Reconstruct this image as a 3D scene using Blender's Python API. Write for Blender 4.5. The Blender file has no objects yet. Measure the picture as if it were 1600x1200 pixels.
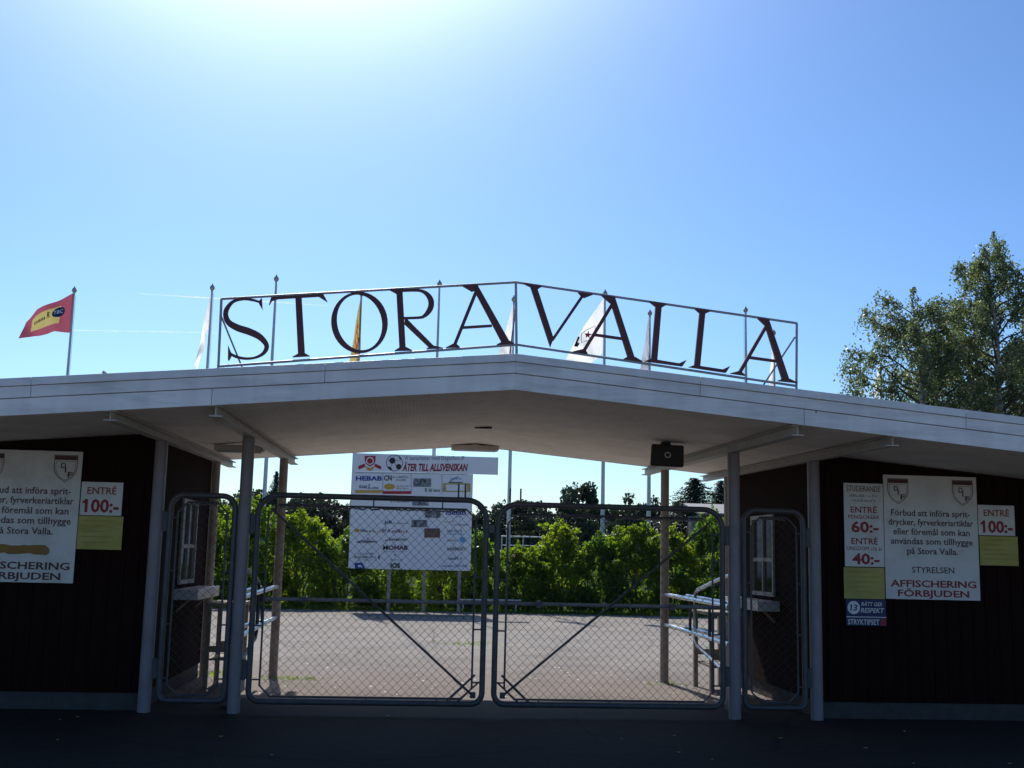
import bpy, bmesh, math, random
import numpy as np
from math import sin, cos, pi, radians
from mathutils import Matrix, Vector

C = bpy.context.scene.collection
SC = bpy.context.scene

# ------------------------------------------------------------------ camera
F_PX, YAW, PITCH, ROLL = 1783.8, 0.0848, 0.1492, 0.0234
CAM = np.array([-0.8483, -11.8257, 1.6])
def cam_axes():
    cy, sy, cp, sp = cos(YAW), sin(YAW), cos(PITCH), sin(PITCH)
    fw = np.array([sy*cp, cy*cp, sp]); rt = np.array([cy, -sy, 0.0]); up = np.cross(rt, fw)
    c, s = cos(ROLL), sin(ROLL)
    return c*rt + s*up, c*up - s*rt, fw
RT, UP, FW = cam_axes()
cam_d = bpy.data.cameras.new('camera'); cam = bpy.data.objects.new('camera', cam_d); C.objects.link(cam)
cam_d.sensor_width = 36.0; cam_d.lens = 36.0*F_PX/1600.0
cam_d.clip_start = 0.1; cam_d.clip_end = 20000
M = Matrix.Identity(4)
for i in range(3):
    M[i][0] = RT[i]; M[i][1] = UP[i]; M[i][2] = -FW[i]; M[i][3] = CAM[i]
cam.matrix_world = M
SC.camera = cam
SC.render.resolution_x, SC.render.resolution_y = 1024, 768

# ------------------------------------------------------------------ sky, sun, exposure
SUN_EL, SUN_AZ = radians(45.0), radians(-8.0)          # azimuth from +Y, negative = towards -X
w = bpy.data.worlds.new('World'); SC.world = w; w.use_nodes = True
nt = w.node_tree; bg = nt.nodes['Background']
sky = nt.nodes.new('ShaderNodeTexSky'); sky.sky_type = 'NISHITA'; sky.sun_disc = False
sky.sun_elevation = SUN_EL; sky.sun_rotation = SUN_AZ
sky.air_density = 1.0; sky.dust_density = 0.9; sky.ozone_density = 2.5; sky.altitude = 100
# deeper, clearer sky: contrast of the sky colour itself (raw values run to about 10)
sk1 = nt.nodes.new('ShaderNodeVectorMath'); sk1.operation = 'SCALE'; sk1.inputs['Scale'].default_value = 0.1
sk2 = nt.nodes.new('ShaderNodeGamma'); sk2.inputs[1].default_value = 1.3
sk3 = nt.nodes.new('ShaderNodeVectorMath'); sk3.operation = 'MULTIPLY'; sk3.inputs[1].default_value = (7.7, 10.1, 12.4)
nt.links.new(sky.outputs[0], sk1.inputs[0]); nt.links.new(sk1.outputs[0], sk2.inputs[0]); nt.links.new(sk2.outputs[0], sk3.inputs[0])
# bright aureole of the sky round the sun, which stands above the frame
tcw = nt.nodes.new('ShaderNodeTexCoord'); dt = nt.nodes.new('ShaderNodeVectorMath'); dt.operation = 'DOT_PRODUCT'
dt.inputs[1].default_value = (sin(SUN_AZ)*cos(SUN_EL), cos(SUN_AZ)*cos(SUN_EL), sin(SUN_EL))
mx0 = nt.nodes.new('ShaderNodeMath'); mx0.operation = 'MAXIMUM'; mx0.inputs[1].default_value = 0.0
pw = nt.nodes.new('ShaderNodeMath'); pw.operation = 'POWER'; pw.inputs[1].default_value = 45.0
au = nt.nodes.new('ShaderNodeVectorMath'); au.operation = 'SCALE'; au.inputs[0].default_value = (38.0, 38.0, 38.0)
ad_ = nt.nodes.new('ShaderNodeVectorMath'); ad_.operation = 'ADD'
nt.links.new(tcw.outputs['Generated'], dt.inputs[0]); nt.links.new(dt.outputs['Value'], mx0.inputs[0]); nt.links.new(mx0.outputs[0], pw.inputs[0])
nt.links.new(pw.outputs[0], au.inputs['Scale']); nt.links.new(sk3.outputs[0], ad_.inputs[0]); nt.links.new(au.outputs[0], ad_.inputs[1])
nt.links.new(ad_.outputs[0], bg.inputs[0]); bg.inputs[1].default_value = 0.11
sl = bpy.data.lights.new('sun', 'SUN'); sl.energy = 4.0; sl.angle = radians(0.5); sl.color = (1.0, 0.94, 0.86)
so = bpy.data.objects.new('sun', sl); C.objects.link(so)
sdir = Vector((sin(SUN_AZ)*cos(SUN_EL), cos(SUN_AZ)*cos(SUN_EL), sin(SUN_EL)))
so.rotation_euler = sdir.to_track_quat('Z', 'Y').to_euler(); so.location = (-4, 30, 40)
SC.view_settings.view_transform = 'Standard'; SC.view_settings.look = 'None'
SC.view_settings.gamma = 1.0; SC.view_settings.exposure = 0.12
SC.render.engine = 'CYCLES'; SC.cycles.max_bounces = 8; SC.cycles.transparent_max_bounces = 12

# ------------------------------------------------------------------ measuring from the photograph
def ray(x, y): return FW + RT*(x-800)/F_PX - UP*(y-600)/F_PX
def on_y(x, y, Y):
    d = ray(x, y); return CAM + d*((Y-CAM[1])/d[1])
def on_x(x, y, X):
    d = ray(x, y); return CAM + d*((X-CAM[0])/d[0])
def on_z(x, y, Z=0.0):
    d = ray(x, y); return CAM + d*((Z-CAM[2])/d[2])

# ------------------------------------------------------------------ materials
def nn(t, kind, **kw):
    n = t.nodes.new(kind)
    for k, v in kw.items(): setattr(n, k, v)
    return n
def mat(name, col, rough=0.6, metal=0.0, var=0.12, scale=6.0, bump=0.0, bscale=60.0, spec=0.4, tint=None, tamt=0.0, tscale=1.5, stretch=None):
    m = bpy.data.materials.new(name); m.use_nodes = True; t = m.node_tree; b = t.nodes['Principled BSDF']
    b.inputs['Roughness'].default_value = rough; b.inputs['Metallic'].default_value = metal
    b.inputs['Specular IOR Level'].default_value = spec
    tc = nn(t, 'ShaderNodeTexCoord'); vec = tc.outputs['Object']
    if stretch:
        mp = nn(t, 'ShaderNodeMapping'); mp.inputs['Scale'].default_value = stretch; t.links.new(vec, mp.inputs[0]); vec = mp.outputs[0]
    nz = nn(t, 'ShaderNodeTexNoise'); nz.inputs['Scale'].default_value = scale; nz.inputs['Detail'].default_value = 6; t.links.new(vec, nz.inputs[0])
    r = nn(t, 'ShaderNodeMapRange'); r.inputs[1].default_value = 0.3; r.inputs[2].default_value = 0.7
    r.inputs[3].default_value = 1-var; r.inputs[4].default_value = 1+var; t.links.new(nz.outputs[0], r.inputs[0])
    mul = nn(t, 'ShaderNodeVectorMath', operation='SCALE'); mul.inputs[0].default_value = col[:3]; t.links.new(r.outputs[0], mul.inputs['Scale'])
    out = mul.outputs[0]
    if tint:
        n2 = nn(t, 'ShaderNodeTexNoise'); n2.inputs['Scale'].default_value = tscale; n2.inputs['Detail'].default_value = 8; n2.inputs['Roughness'].default_value = 0.65
        t.links.new(vec, n2.inputs[0])
        r2 = nn(t, 'ShaderNodeMapRange'); r2.inputs[1].default_value = 0.48; r2.inputs[2].default_value = 0.66; r2.inputs[3].default_value = 0; r2.inputs[4].default_value = tamt
        t.links.new(n2.outputs[0], r2.inputs[0])
        mx = nn(t, 'ShaderNodeMix', data_type='RGBA'); t.links.new(r2.outputs[0], mx.inputs[0]); t.links.new(out, mx.inputs[6]); mx.inputs[7].default_value = (*tint, 1)
        out = mx.outputs[2]
    t.links.new(out, b.inputs['Base Color'])
    if bump:
        n3 = nn(t, 'ShaderNodeTexNoise'); n3.inputs['Scale'].default_value = bscale; n3.inputs['Detail'].default_value = 4; t.links.new(vec, n3.inputs[0])
        bp = nn(t, 'ShaderNodeBump'); bp.inputs['Strength'].default_value = bump; bp.inputs['Distance'].default_value = 0.01
        t.links.new(n3.outputs[0], bp.inputs['Height']); t.links.new(bp.outputs[0], b.inputs['Normal'])
    return m
def leaf_mat(name, c1, c2, trans=0.5, tcol=None):
    m = bpy.data.materials.new(name); m.use_nodes = True; t = m.node_tree
    b = t.nodes['Principled BSDF']; o = t.nodes['Material Output']
    b.inputs['Roughness'].default_value = 0.42; b.inputs['Specular IOR Level'].default_value = 0.45
    g = nn(t, 'ShaderNodeNewGeometry')
    mx = nn(t, 'ShaderNodeMix', data_type='RGBA'); mx.inputs[6].default_value = (*c1, 1); mx.inputs[7].default_value = (*c2, 1)
    t.links.new(g.outputs['Random Per Island'], mx.inputs[0]); t.links.new(mx.outputs[2], b.inputs['Base Color'])
    tr = nn(t, 'ShaderNodeBsdfTranslucent')
    hs = nn(t, 'ShaderNodeMix', data_type='RGBA', blend_type='MULTIPLY'); hs.inputs[0].default_value = 1.0
    t.links.new(mx.outputs[2], hs.inputs[6]); hs.inputs[7].default_value = (*(tcol or (1.5, 1.5, 0.6)), 1)
    t.links.new(hs.outputs[2], tr.inputs[0])
    ms = nn(t, 'ShaderNodeMixShader'); ms.inputs[0].default_value = trans
    t.links.new(b.outputs[0], ms.inputs[1]); t.links.new(tr.outputs[0], ms.inputs[2]); t.links.new(ms.outputs[0], o.inputs[0])
    return m
def cloth_mat(name, col, trans=0.75):
    m = mat(name, col, rough=0.8, var=0.05, scale=3, spec=0.2); t = m.node_tree; b = t.nodes['Principled BSDF']; o = t.nodes['Material Output']
    tr = nn(t, 'ShaderNodeBsdfTranslucent'); src = b.inputs['Base Color'].links[0].from_socket; t.links.new(src, tr.inputs[0])
    ms = nn(t, 'ShaderNodeMixShader'); ms.inputs[0].default_value = trans
    t.links.new(b.outputs[0], ms.inputs[1]); t.links.new(tr.outputs[0], ms.inputs[2]); t.links.new(ms.outputs[0], o.inputs[0])
    return m

MT = {}
MT['fascia'] = mat('white_painted_board', (0.84, 0.84, 0.83), 0.45, var=0.07, scale=3, bump=0.15, bscale=40, tint=(0.42, 0.42, 0.40), tamt=0.6, tscale=2.2, stretch=(0.35, 1, 3))
MT['flash'] = mat('painted_sheet_metal', (0.78, 0.79, 0.80), 0.38, var=0.08, scale=2, tint=(0.36, 0.36, 0.36), tamt=0.5, tscale=3, stretch=(0.4, 1, 2))
MT['soffit'] = mat('pale_ceiling_board', (0.88, 0.85, 0.80), 0.75, var=0.06, scale=2, tint=(0.70, 0.66, 0.60), tamt=0.5, tscale=1.3)
MT['beam'] = mat('painted_steel_beam', (0.50, 0.49, 0.46), 0.5, var=0.08, scale=3, tint=(0.35, 0.30, 0.26), tamt=0.4, tscale=4)
MT['post'] = mat('painted_steel_post', (0.25, 0.222, 0.243), 0.42, var=0.06, scale=4, tint=(0.15, 0.13, 0.12), tamt=0.35, tscale=5)
MT['backpost'] = mat('weathered_steel_post', (0.36, 0.32, 0.29), 0.55, var=0.1, scale=5, tint=(0.26, 0.13, 0.09), tamt=0.6, tscale=4)
MT['roof'] = mat('roof_felt', (0.07, 0.07, 0.07), 0.9, var=0.2, scale=5, bump=0.3)
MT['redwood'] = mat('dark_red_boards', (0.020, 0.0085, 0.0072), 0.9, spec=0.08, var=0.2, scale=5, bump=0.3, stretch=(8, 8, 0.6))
MT['windowpaint'] = mat('worn_window_paint', (0.36, 0.34, 0.32), 0.6, var=0.12, scale=6)
MT['plinth'] = mat('concrete_plinth', (0.065, 0.06, 0.057), 0.85, var=0.2, scale=8, bump=0.4)
MT['galv'] = mat('galvanised_pipe', (0.085, 0.085, 0.095), 0.45, metal=0.2, var=0.12, scale=12, tint=(0.17, 0.12, 0.09), tamt=0.4, tscale=6)
MT['lockgrey'] = mat('grey_painted_bar', (0.27, 0.26, 0.28), 0.5, var=0.15, scale=10)
MT['wire'] = mat('mesh_wire', (0.13, 0.13, 0.13), 0.5, metal=0.5, var=0.2, scale=20)
MT['steel'] = mat('bright_steel_tube', (0.62, 0.63, 0.64), 0.28, metal=0.85, var=0.08, scale=10)
MT['letter'] = mat('dark_red_letter_paint', (0.105, 0.030, 0.030), 0.42, var=0.15, scale=8)
MT['signframe'] = mat('white_sign_frame', (0.34, 0.36, 0.39), 0.4, var=0.08)
MT['board'] = mat('white_sign_board', (0.72, 0.71, 0.69), 0.4, var=0.05, scale=2, tint=(0.50, 0.48, 0.44), tamt=0.55, tscale=2.8)
MT['sponsorboard'] = mat('white_sponsor_board', (0.84, 0.84, 0.86), 0.4, var=0.03, scale=1)
MT['yellow'] = mat('yellow_notice_paper', (0.45, 0.39, 0.10), 0.6, var=0.14, scale=4, bump=0.6, bscale=7, tint=(0.52, 0.44, 0.17), tamt=0.7, tscale=5, stretch=(1, 1, 2.5))
MT['txt'] = mat('dark_brown_lettering', (0.10, 0.035, 0.035), 0.5, var=0.02)
MT['txtred'] = mat('red_lettering', (0.30, 0.015, 0.02), 0.5, var=0.02)
MT['txtblack'] = mat('black_lettering', (0.02, 0.02, 0.022), 0.5, var=0.02)
MT['txtblue'] = mat('blue_lettering', (0.02, 0.05, 0.30), 0.5, var=0.02)
MT['txtgrey'] = mat('grey_print', (0.13, 0.13, 0.16), 0.5, var=0.15, scale=20)
MT['faint'] = mat('faded_print', (0.33, 0.28, 0.08), 0.6, var=0.05)
MT['navy'] = mat('navy_print', (0.02, 0.035, 0.12), 0.5, var=0.05)
MT['white'] = mat('white_print', (0.78, 0.78, 0.78), 0.5, var=0.02)
MT['red'] = mat('red_print', (0.42, 0.02, 0.03), 0.5, var=0.04)
MT['gold'] = mat('gold_print', (0.62, 0.36, 0.05), 0.5, var=0.05)
MT['lightblue'] = mat('light_blue_print', (0.12, 0.38, 0.66), 0.5, var=0.05)
MT['photo'] = mat('printed_picture', (0.20, 0.21, 0.22), 0.5, var=0.9, scale=14)
MT['photored'] = mat('printed_team_picture', (0.22, 0.09, 0.08), 0.5, var=0.8, scale=16, tint=(0.10, 0.14, 0.06), tamt=1, tscale=9)
MT['brownpaint'] = mat('brown_overpaint', (0.30, 0.155, 0.03), 0.5, var=0.15, scale=10)
MT['pole'] = mat('white_flagpole', (0.62, 0.63, 0.65), 0.35, var=0.05)
MT['finial'] = mat('flagpole_finial', (0.55, 0.50, 0.42), 0.3, metal=0.4)
MT['black'] = mat('black_plastic', (0.022, 0.020, 0.020), 0.5, var=0.1)
MT['lamp'] = mat('lamp_housing', (0.62, 0.58, 0.52), 0.5)
MT['glassy'] = mat('lamp_diffuser', (0.55, 0.55, 0.53), 0.3)
MT['wood'] = mat('weathered_wood', (0.30, 0.25, 0.19), 0.8, var=0.25, scale=9, stretch=(6, 6, 1))
MT['bark'] = mat('bark', (0.10, 0.08, 0.065), 0.9, var=0.4, scale=8, bump=0.5)
MT['birchbark'] = mat('birch_bark', (0.52, 0.50, 0.46), 0.8, var=0.2, scale=5, tint=(0.05, 0.045, 0.04), tamt=1, tscale=4, stretch=(1, 1, 4))
MT['hedgeleaf'] = leaf_mat('hedge_leaf', (0.045, 0.085, 0.014), (0.105, 0.145, 0.022), 0.62, (3.5, 3.5, 0.9))
MT['hedgeleaf2'] = leaf_mat('hedge_leaf_bright', (0.070, 0.115, 0.018), (0.135, 0.165, 0.028), 0.62, (3.5, 3.5, 0.9))
MT['hedgeleaf3'] = leaf_mat('hedge_leaf_deep', (0.045, 0.085, 0.020), (0.085, 0.130, 0.030), 0.6, (3.2, 3.5, 1.1))
MT['seedhead'] = leaf_mat('faded_flower', (0.30, 0.22, 0.20), (0.42, 0.34, 0.30), 0.5, (1.2, 1.1, 1.0))
MT['birchleaf'] = leaf_mat('birch_leaf', (0.080, 0.105, 0.065), (0.17, 0.20, 0.13), 0.46, (1.8, 1.9, 1.0))
MT['farleaf'] = leaf_mat('far_leaf', (0.040, 0.055, 0.038), (0.075, 0.092, 0.060), 0.22, (1.0, 1.1, 0.6))
MT['pineleaf'] = leaf_mat('conifer_needles', (0.026, 0.045, 0.030), (0.05, 0.075, 0.045), 0.15, (1, 1, 0.7))
MT['grass'] = mat('grass', (0.05, 0.08, 0.022), 1.0, spec=0.0, var=0.4, scale=3, bump=0.6)
MT['shedwall'] = mat('grey_shed_boards', (0.12, 0.11, 0.11), 0.8)
MT['shedroof'] = mat('grey_shed_roof', (0.20, 0.19, 0.19), 0.6)

def glass_mat():
    m = bpy.data.materials.new('window_glass'); m.use_nodes = True; b = m.node_tree.nodes['Principled BSDF']
    b.inputs['Base Color'].default_value = (0.03, 0.028, 0.025, 1); b.inputs['Roughness'].default_value = 0.06; b.inputs['Specular IOR Level'].default_value = 0.7
    return m
MT['glass'] = glass_mat()

def asphalt(name, c, c2, patch, grain=0.35):
    m = bpy.data.materials.new(name); m.use_nodes = True; t = m.node_tree; b = t.nodes['Principled BSDF']
    b.inputs['Roughness'].default_value = 0.9; b.inputs['Specular IOR Level'].default_value = 0.25
    tc = nn(t, 'ShaderNodeTexCoord')
    n1 = nn(t, 'ShaderNodeTexNoise'); n1.inputs['Scale'].default_value = 0.35; n1.inputs['Detail'].default_value = 8; n1.inputs['Roughness'].default_value = 0.6
    n2 = nn(t, 'ShaderNodeTexNoise'); n2.inputs['Scale'].default_value = 90; n2.inputs['Detail'].default_value = 3
    n4 = nn(t, 'ShaderNodeTexNoise'); n4.inputs['Scale'].default_value = 9; n4.inputs['Detail'].default_value = 5
    vo = nn(t, 'ShaderNodeTexVoronoi', feature='DISTANCE_TO_EDGE'); vo.inputs['Scale'].default_value = 0.28
    dn = nn(t, 'ShaderNodeTexNoise'); dn.inputs['Scale'].default_value = 1.2; dn.inputs['Detail'].default_value = 5
    ad = nn(t, 'ShaderNodeMixRGB'); ad.inputs[0].default_value = 0.25
    for n in (n1, n2, n4, dn): t.links.new(tc.outputs['Object'], n.inputs[0])
    t.links.new(tc.outputs['Object'], ad.inputs[1]); t.links.new(dn.outputs[1], ad.inputs[2]); t.links.new(ad.outputs[0], vo.inputs[0])
    rp = nn(t, 'ShaderNodeValToRGB'); e = rp.color_ramp.elements
    e[0].position = 0.35; e[0].color = (*c, 1); e[1].position = 0.66; e[1].color = (*c2, 1); t.links.new(n1.outputs[0], rp.inputs[0])
    gr = nn(t, 'ShaderNodeMapRange'); gr.inputs[1].default_value = 0.3; gr.inputs[2].default_value = 0.7; gr.inputs[3].default_value = 1-grain; gr.inputs[4].default_value = 1+grain
    t.links.new(n2.outputs[0], gr.inputs[0])
    g4 = nn(t, 'ShaderNodeMapRange'); g4.inputs[1].default_value = 0.3; g4.inputs[2].default_value = 0.7; g4.inputs[3].default_value = 0.82; g4.inputs[4].default_value = 1.15
    t.links.new(n4.outputs[0], g4.inputs[0])
    cr = nn(t, 'ShaderNodeMapRange'); cr.inputs[1].default_value = 0.0; cr.inputs[2].default_value = 0.006; cr.inputs[3].default_value = 0.55; cr.inputs[4].default_value = 1.0
    t.links.new(vo.outputs[0], cr.inputs[0])
    m1 = nn(t, 'ShaderNodeMath', operation='MULTIPLY'); t.links.new(gr.outputs[0], m1.inputs[0]); t.links.new(g4.outputs[0], m1.inputs[1])
    m2 = nn(t, 'ShaderNodeMath', operation='MULTIPLY'); t.links.new(m1.outputs[0], m2.inputs[0]); t.links.new(cr.outputs[0], m2.inputs[1])
    sc = nn(t, 'ShaderNodeVectorMath', operation='SCALE'); t.links.new(rp.outputs[0], sc.inputs[0]); t.links.new(m2.outputs[0], sc.inputs['Scale'])
    t.links.new(sc.outputs[0], b.inputs['Base Color'])
    bp = nn(t, 'ShaderNodeBump'); bp.inputs['Strength'].default_value = 0.35; bp.inputs['Distance'].default_value = 0.008
    t.links.new(n2.outputs[0], bp.inputs['Height']); t.links.new(bp.outputs[0], b.inputs['Normal'])
    return m
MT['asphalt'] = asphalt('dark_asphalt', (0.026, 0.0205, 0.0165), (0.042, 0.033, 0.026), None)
MT['bounce_gravel'] = asphalt('pale_bounce_gravel', (0.19, 0.17, 0.15), (0.25, 0.22, 0.19), None, 0.35)
def court_extra(m):
    t = m.node_tree; b = t.nodes['Principled BSDF']; src = b.inputs['Base Color'].links[0].from_socket
    tc = nn(t, 'ShaderNodeTexCoord'); sp_ = nn(t, 'ShaderNodeSeparateXYZ'); t.links.new(tc.outputs['Object'], sp_.inputs[0])
    n = nn(t, 'ShaderNodeTexNoise'); n.inputs['Scale'].default_value = 0.55; n.inputs['Detail'].default_value = 7; t.links.new(tc.outputs['Object'], n.inputs[0])
    # brown dust blown over the asphalt near the gates
    a = nn(t, 'ShaderNodeMath', operation='MULTIPLY_ADD'); a.inputs[1].default_value = 9.0; t.links.new(n.outputs[0], a.inputs[0]); t.links.new(sp_.outputs[1], a.inputs[2])
    r = nn(t, 'ShaderNodeMapRange'); r.inputs[1].default_value = 7.5; r.inputs[2].default_value = 13.0; r.inputs[3].default_value = 0.8; r.inputs[4].default_value = 0.0; t.links.new(a.outputs[0], r.inputs[0])
    mx = nn(t, 'ShaderNodeMix', data_type='RGBA'); t.links.new(r.outputs[0], mx.inputs[0]); t.links.new(src, mx.inputs[6])
    n5 = nn(t, 'ShaderNodeTexNoise'); n5.inputs['Scale'].default_value = 60; n5.inputs['Detail'].default_value = 4; t.links.new(tc.outputs['Object'], n5.inputs[0])
    rp = nn(t, 'ShaderNodeValToRGB'); e = rp.color_ramp.elements; e[0].position = 0.3; e[0].color = (0.115, 0.092, 0.078, 1); e[1].position = 0.7; e[1].color = (0.245, 0.198, 0.172, 1); t.links.new(n5.outputs[0], rp.inputs[0]); t.links.new(rp.outputs[0], mx.inputs[7])
    # paving seam and darker repair patches
    d = nn(t, 'ShaderNodeMath', operation='MULTIPLY_ADD'); d.inputs[1].default_value = 0.25; t.links.new(n.outputs[0], d.inputs[0]); t.links.new(sp_.outputs[1], d.inputs[2])
    s1 = nn(t, 'ShaderNodeMath', operation='SUBTRACT'); s1.inputs[1].default_value = 13.6; t.links.new(d.outputs[0], s1.inputs[0]); s2 = nn(t, 'ShaderNodeMath', operation='ABSOLUTE'); t.links.new(s1.outputs[0], s2.inputs[0])
    sr = nn(t, 'ShaderNodeMapRange'); sr.inputs[1].default_value = 0.02; sr.inputs[2].default_value = 0.06; sr.inputs[3].default_value = 0.62; sr.inputs[4].default_value = 1.0; t.links.new(s2.outputs[0], sr.inputs[0])
    n6 = nn(t, 'ShaderNodeTexNoise'); n6.inputs['Scale'].default_value = 0.9; n6.inputs['Detail'].default_value = 9; n6.inputs['Roughness'].default_value = 0.7; t.links.new(tc.outputs['Object'], n6.inputs[0])
    pr = nn(t, 'ShaderNodeMapRange'); pr.inputs[1].default_value = 0.35; pr.inputs[2].default_value = 0.55; pr.inputs[3].default_value = 0.80; pr.inputs[4].default_value = 1.04; t.links.new(n6.outputs[0], pr.inputs[0])
    mm = nn(t, 'ShaderNodeMath', operation='MULTIPLY'); t.links.new(sr.outputs[0], mm.inputs[0]); t.links.new(pr.outputs[0], mm.inputs[1])
    sc = nn(t, 'ShaderNodeVectorMath', operation='SCALE'); t.links.new(mx.outputs[2], sc.inputs[0]); t.links.new(mm.outputs[0], sc.inputs['Scale']); t.links.new(sc.outputs[0], b.inputs['Base Color'])
MT['court'] = asphalt('pale_worn_asphalt', (0.225, 0.208, 0.186), (0.272, 0.244, 0.214), None, 0.28)
court_extra(MT['court'])

# ------------------------------------------------------------------ mesh builder
class MB:
    def __init__(s): s.v = []; s.f = []
    def add(s, vs, fs):
        o = len(s.v); s.v += [tuple(map(float, p)) for p in vs]; s.f += [tuple(i+o for i in f) for f in fs]
    def box(s, x0, x1, y0, y1, z0, z1):
        s.add([(x0,y0,z0),(x1,y0,z0),(x1,y1,z0),(x0,y1,z0),(x0,y0,z1),(x1,y0,z1),(x1,y1,z1),(x0,y1,z1)],
              [(0,3,2,1),(4,5,6,7),(0,1,5,4),(1,2,6,5),(2,3,7,6),(3,0,4,7)])
    def hexa(s, b, t):   # four bottom and four top points
        s.add(list(b)+list(t), [(3,2,1,0),(4,5,6,7),(0,1,5,4),(1,2,6,5),(2,3,7,6),(3,0,4,7)])
    def tube(s, path, r, n=10, closed=False, cap=True):
        P = [Vector(p) for p in path]; m = len(P); R = r if isinstance(r, (list, tuple)) else [r]*m
        T = []
        for i in range(m):
            a = P[(i-1) % m] if (closed or i > 0) else P[i]; b = P[(i+1) % m] if (closed or i < m-1) else P[i]
            T.append((b-a).normalized())
        up = Vector((0, 0, 1)) if abs(T[0].z) < 0.9 else Vector((0, 1, 0))
        N = (up - T[0]*up.dot(T[0])).normalized(); vs = []
        for i in range(m):
            N = (N - T[i]*N.dot(T[i])).normalized(); B = T[i].cross(N)
            for k in range(n):
                a = 2*pi*k/n; vs.append(P[i] + (N*cos(a) + B*sin(a))*R[i])
        fs = []
        for i in range(m if closed else m-1):
            j = (i+1) % m
            for k in range(n):
                k2 = (k+1) % n; fs.append((i*n+k, i*n+k2, j*n+k2, j*n+k))
        if cap and not closed:
            fs.append(tuple(range(n-1, -1, -1))); fs.append(tuple((m-1)*n+k for k in range(n)))
        s.add(vs, fs)
    def lathe(s, prof, c, n=14):
        vs = []; fs = []
        for r, z in prof:
            for k in range(n):
                a = 2*pi*k/n; vs.append((c[0]+r*cos(a), c[1]+r*sin(a), c[2]+z))
        for i in range(len(prof)-1):
            for k in range(n):
                k2 = (k+1) % n; fs.append((i*n+k, i*n+k2, (i+1)*n+k2, (i+1)*n+k))
        fs.append(tuple(range(n-1, -1, -1))); fs.append(tuple((len(prof)-1)*n+k for k in range(n)))
        s.add(vs, fs)
    def plate(s, pts, d):   # closed outline (any plane), extruded along vector d
        pts = [Vector(p) for p in pts]; n = len(pts); d = Vector(d)
        s.add(list(pts)+[p+d for p in pts], [tuple(range(n-1, -1, -1)), tuple(range(n, 2*n))]+[(i, (i+1) % n, n+(i+1) % n, n+i) for i in range(n)])
    def build(s, name, m, parent=None, smooth=False, bevel=0.0, recalc=True):
        me = bpy.data.meshes.new(name); me.from_pydata(s.v, [], s.f); me.validate(verbose=False)
        if recalc:
            b = bmesh.new(); b.from_mesh(me); bmesh.ops.recalc_face_normals(b, faces=b.faces); b.to_mesh(me); b.free()
        me.materials.append(MT[m] if isinstance(m, str) else m)
        if smooth:
            me.polygons.foreach_set('use_smooth', [True]*len(me.polygons))
            try: me.set_sharp_from_angle(angle=radians(40))
            except Exception: pass
        o = bpy.data.objects.new(name, me); C.objects.link(o)
        if parent is not None: o.parent = parent; o.matrix_parent_inverse = parent.matrix_basis.inverted()
        if bevel:
            bv = o.modifiers.new('bevel', 'BEVEL'); bv.width = bevel; bv.segments = 2; bv.limit_method = 'ANGLE'
        return o
def tag(o, label=None, cat=None, group=None, kind=None):
    for k, v in (('label', label), ('category', cat), ('group', group), ('kind', kind)):
        if v: o[k] = v
    return o
def thing(name, loc, label, cat, group=None):
    o = bpy.data.objects.new(name, None); o.location = loc; o.empty_display_size = 0.2; C.objects.link(o)
    return tag(o, label, cat, group)
def np_mesh(name, V, quads, m, parent=None, nv=4):
    me = bpy.data.meshes.new(name); nf = len(quads)
    me.vertices.add(len(V)); me.vertices.foreach_set('co', np.asarray(V, np.float32).ravel())
    me.loops.add(nf*nv); me.loops.foreach_set('vertex_index', np.asarray(quads, np.int32).ravel())
    me.polygons.add(nf); me.polygons.foreach_set('loop_start', np.arange(0, nf*nv, nv, dtype=np.int32))
    me.update(calc_edges=True); me.validate()
    me.materials.append(MT[m] if isinstance(m, str) else m)
    o = bpy.data.objects.new(name, me); C.objects.link(o)
    if parent is not None: o.parent = parent; o.matrix_parent_inverse = parent.matrix_basis.inverted()
    return o
def copy_tree(o, loc, rotz, scale=(1, 1, 1), label=None):
    r = o.copy(); C.objects.link(r); r.location = loc; r.rotation_euler = (0, 0, rotz); r.scale = scale
    if label: r['label'] = label
    for ch in o.children:
        c = ch.copy(); C.objects.link(c); c.parent = r
        for g in ch.children:
            d = g.copy(); C.objects.link(d); d.parent = c
    return r

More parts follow.
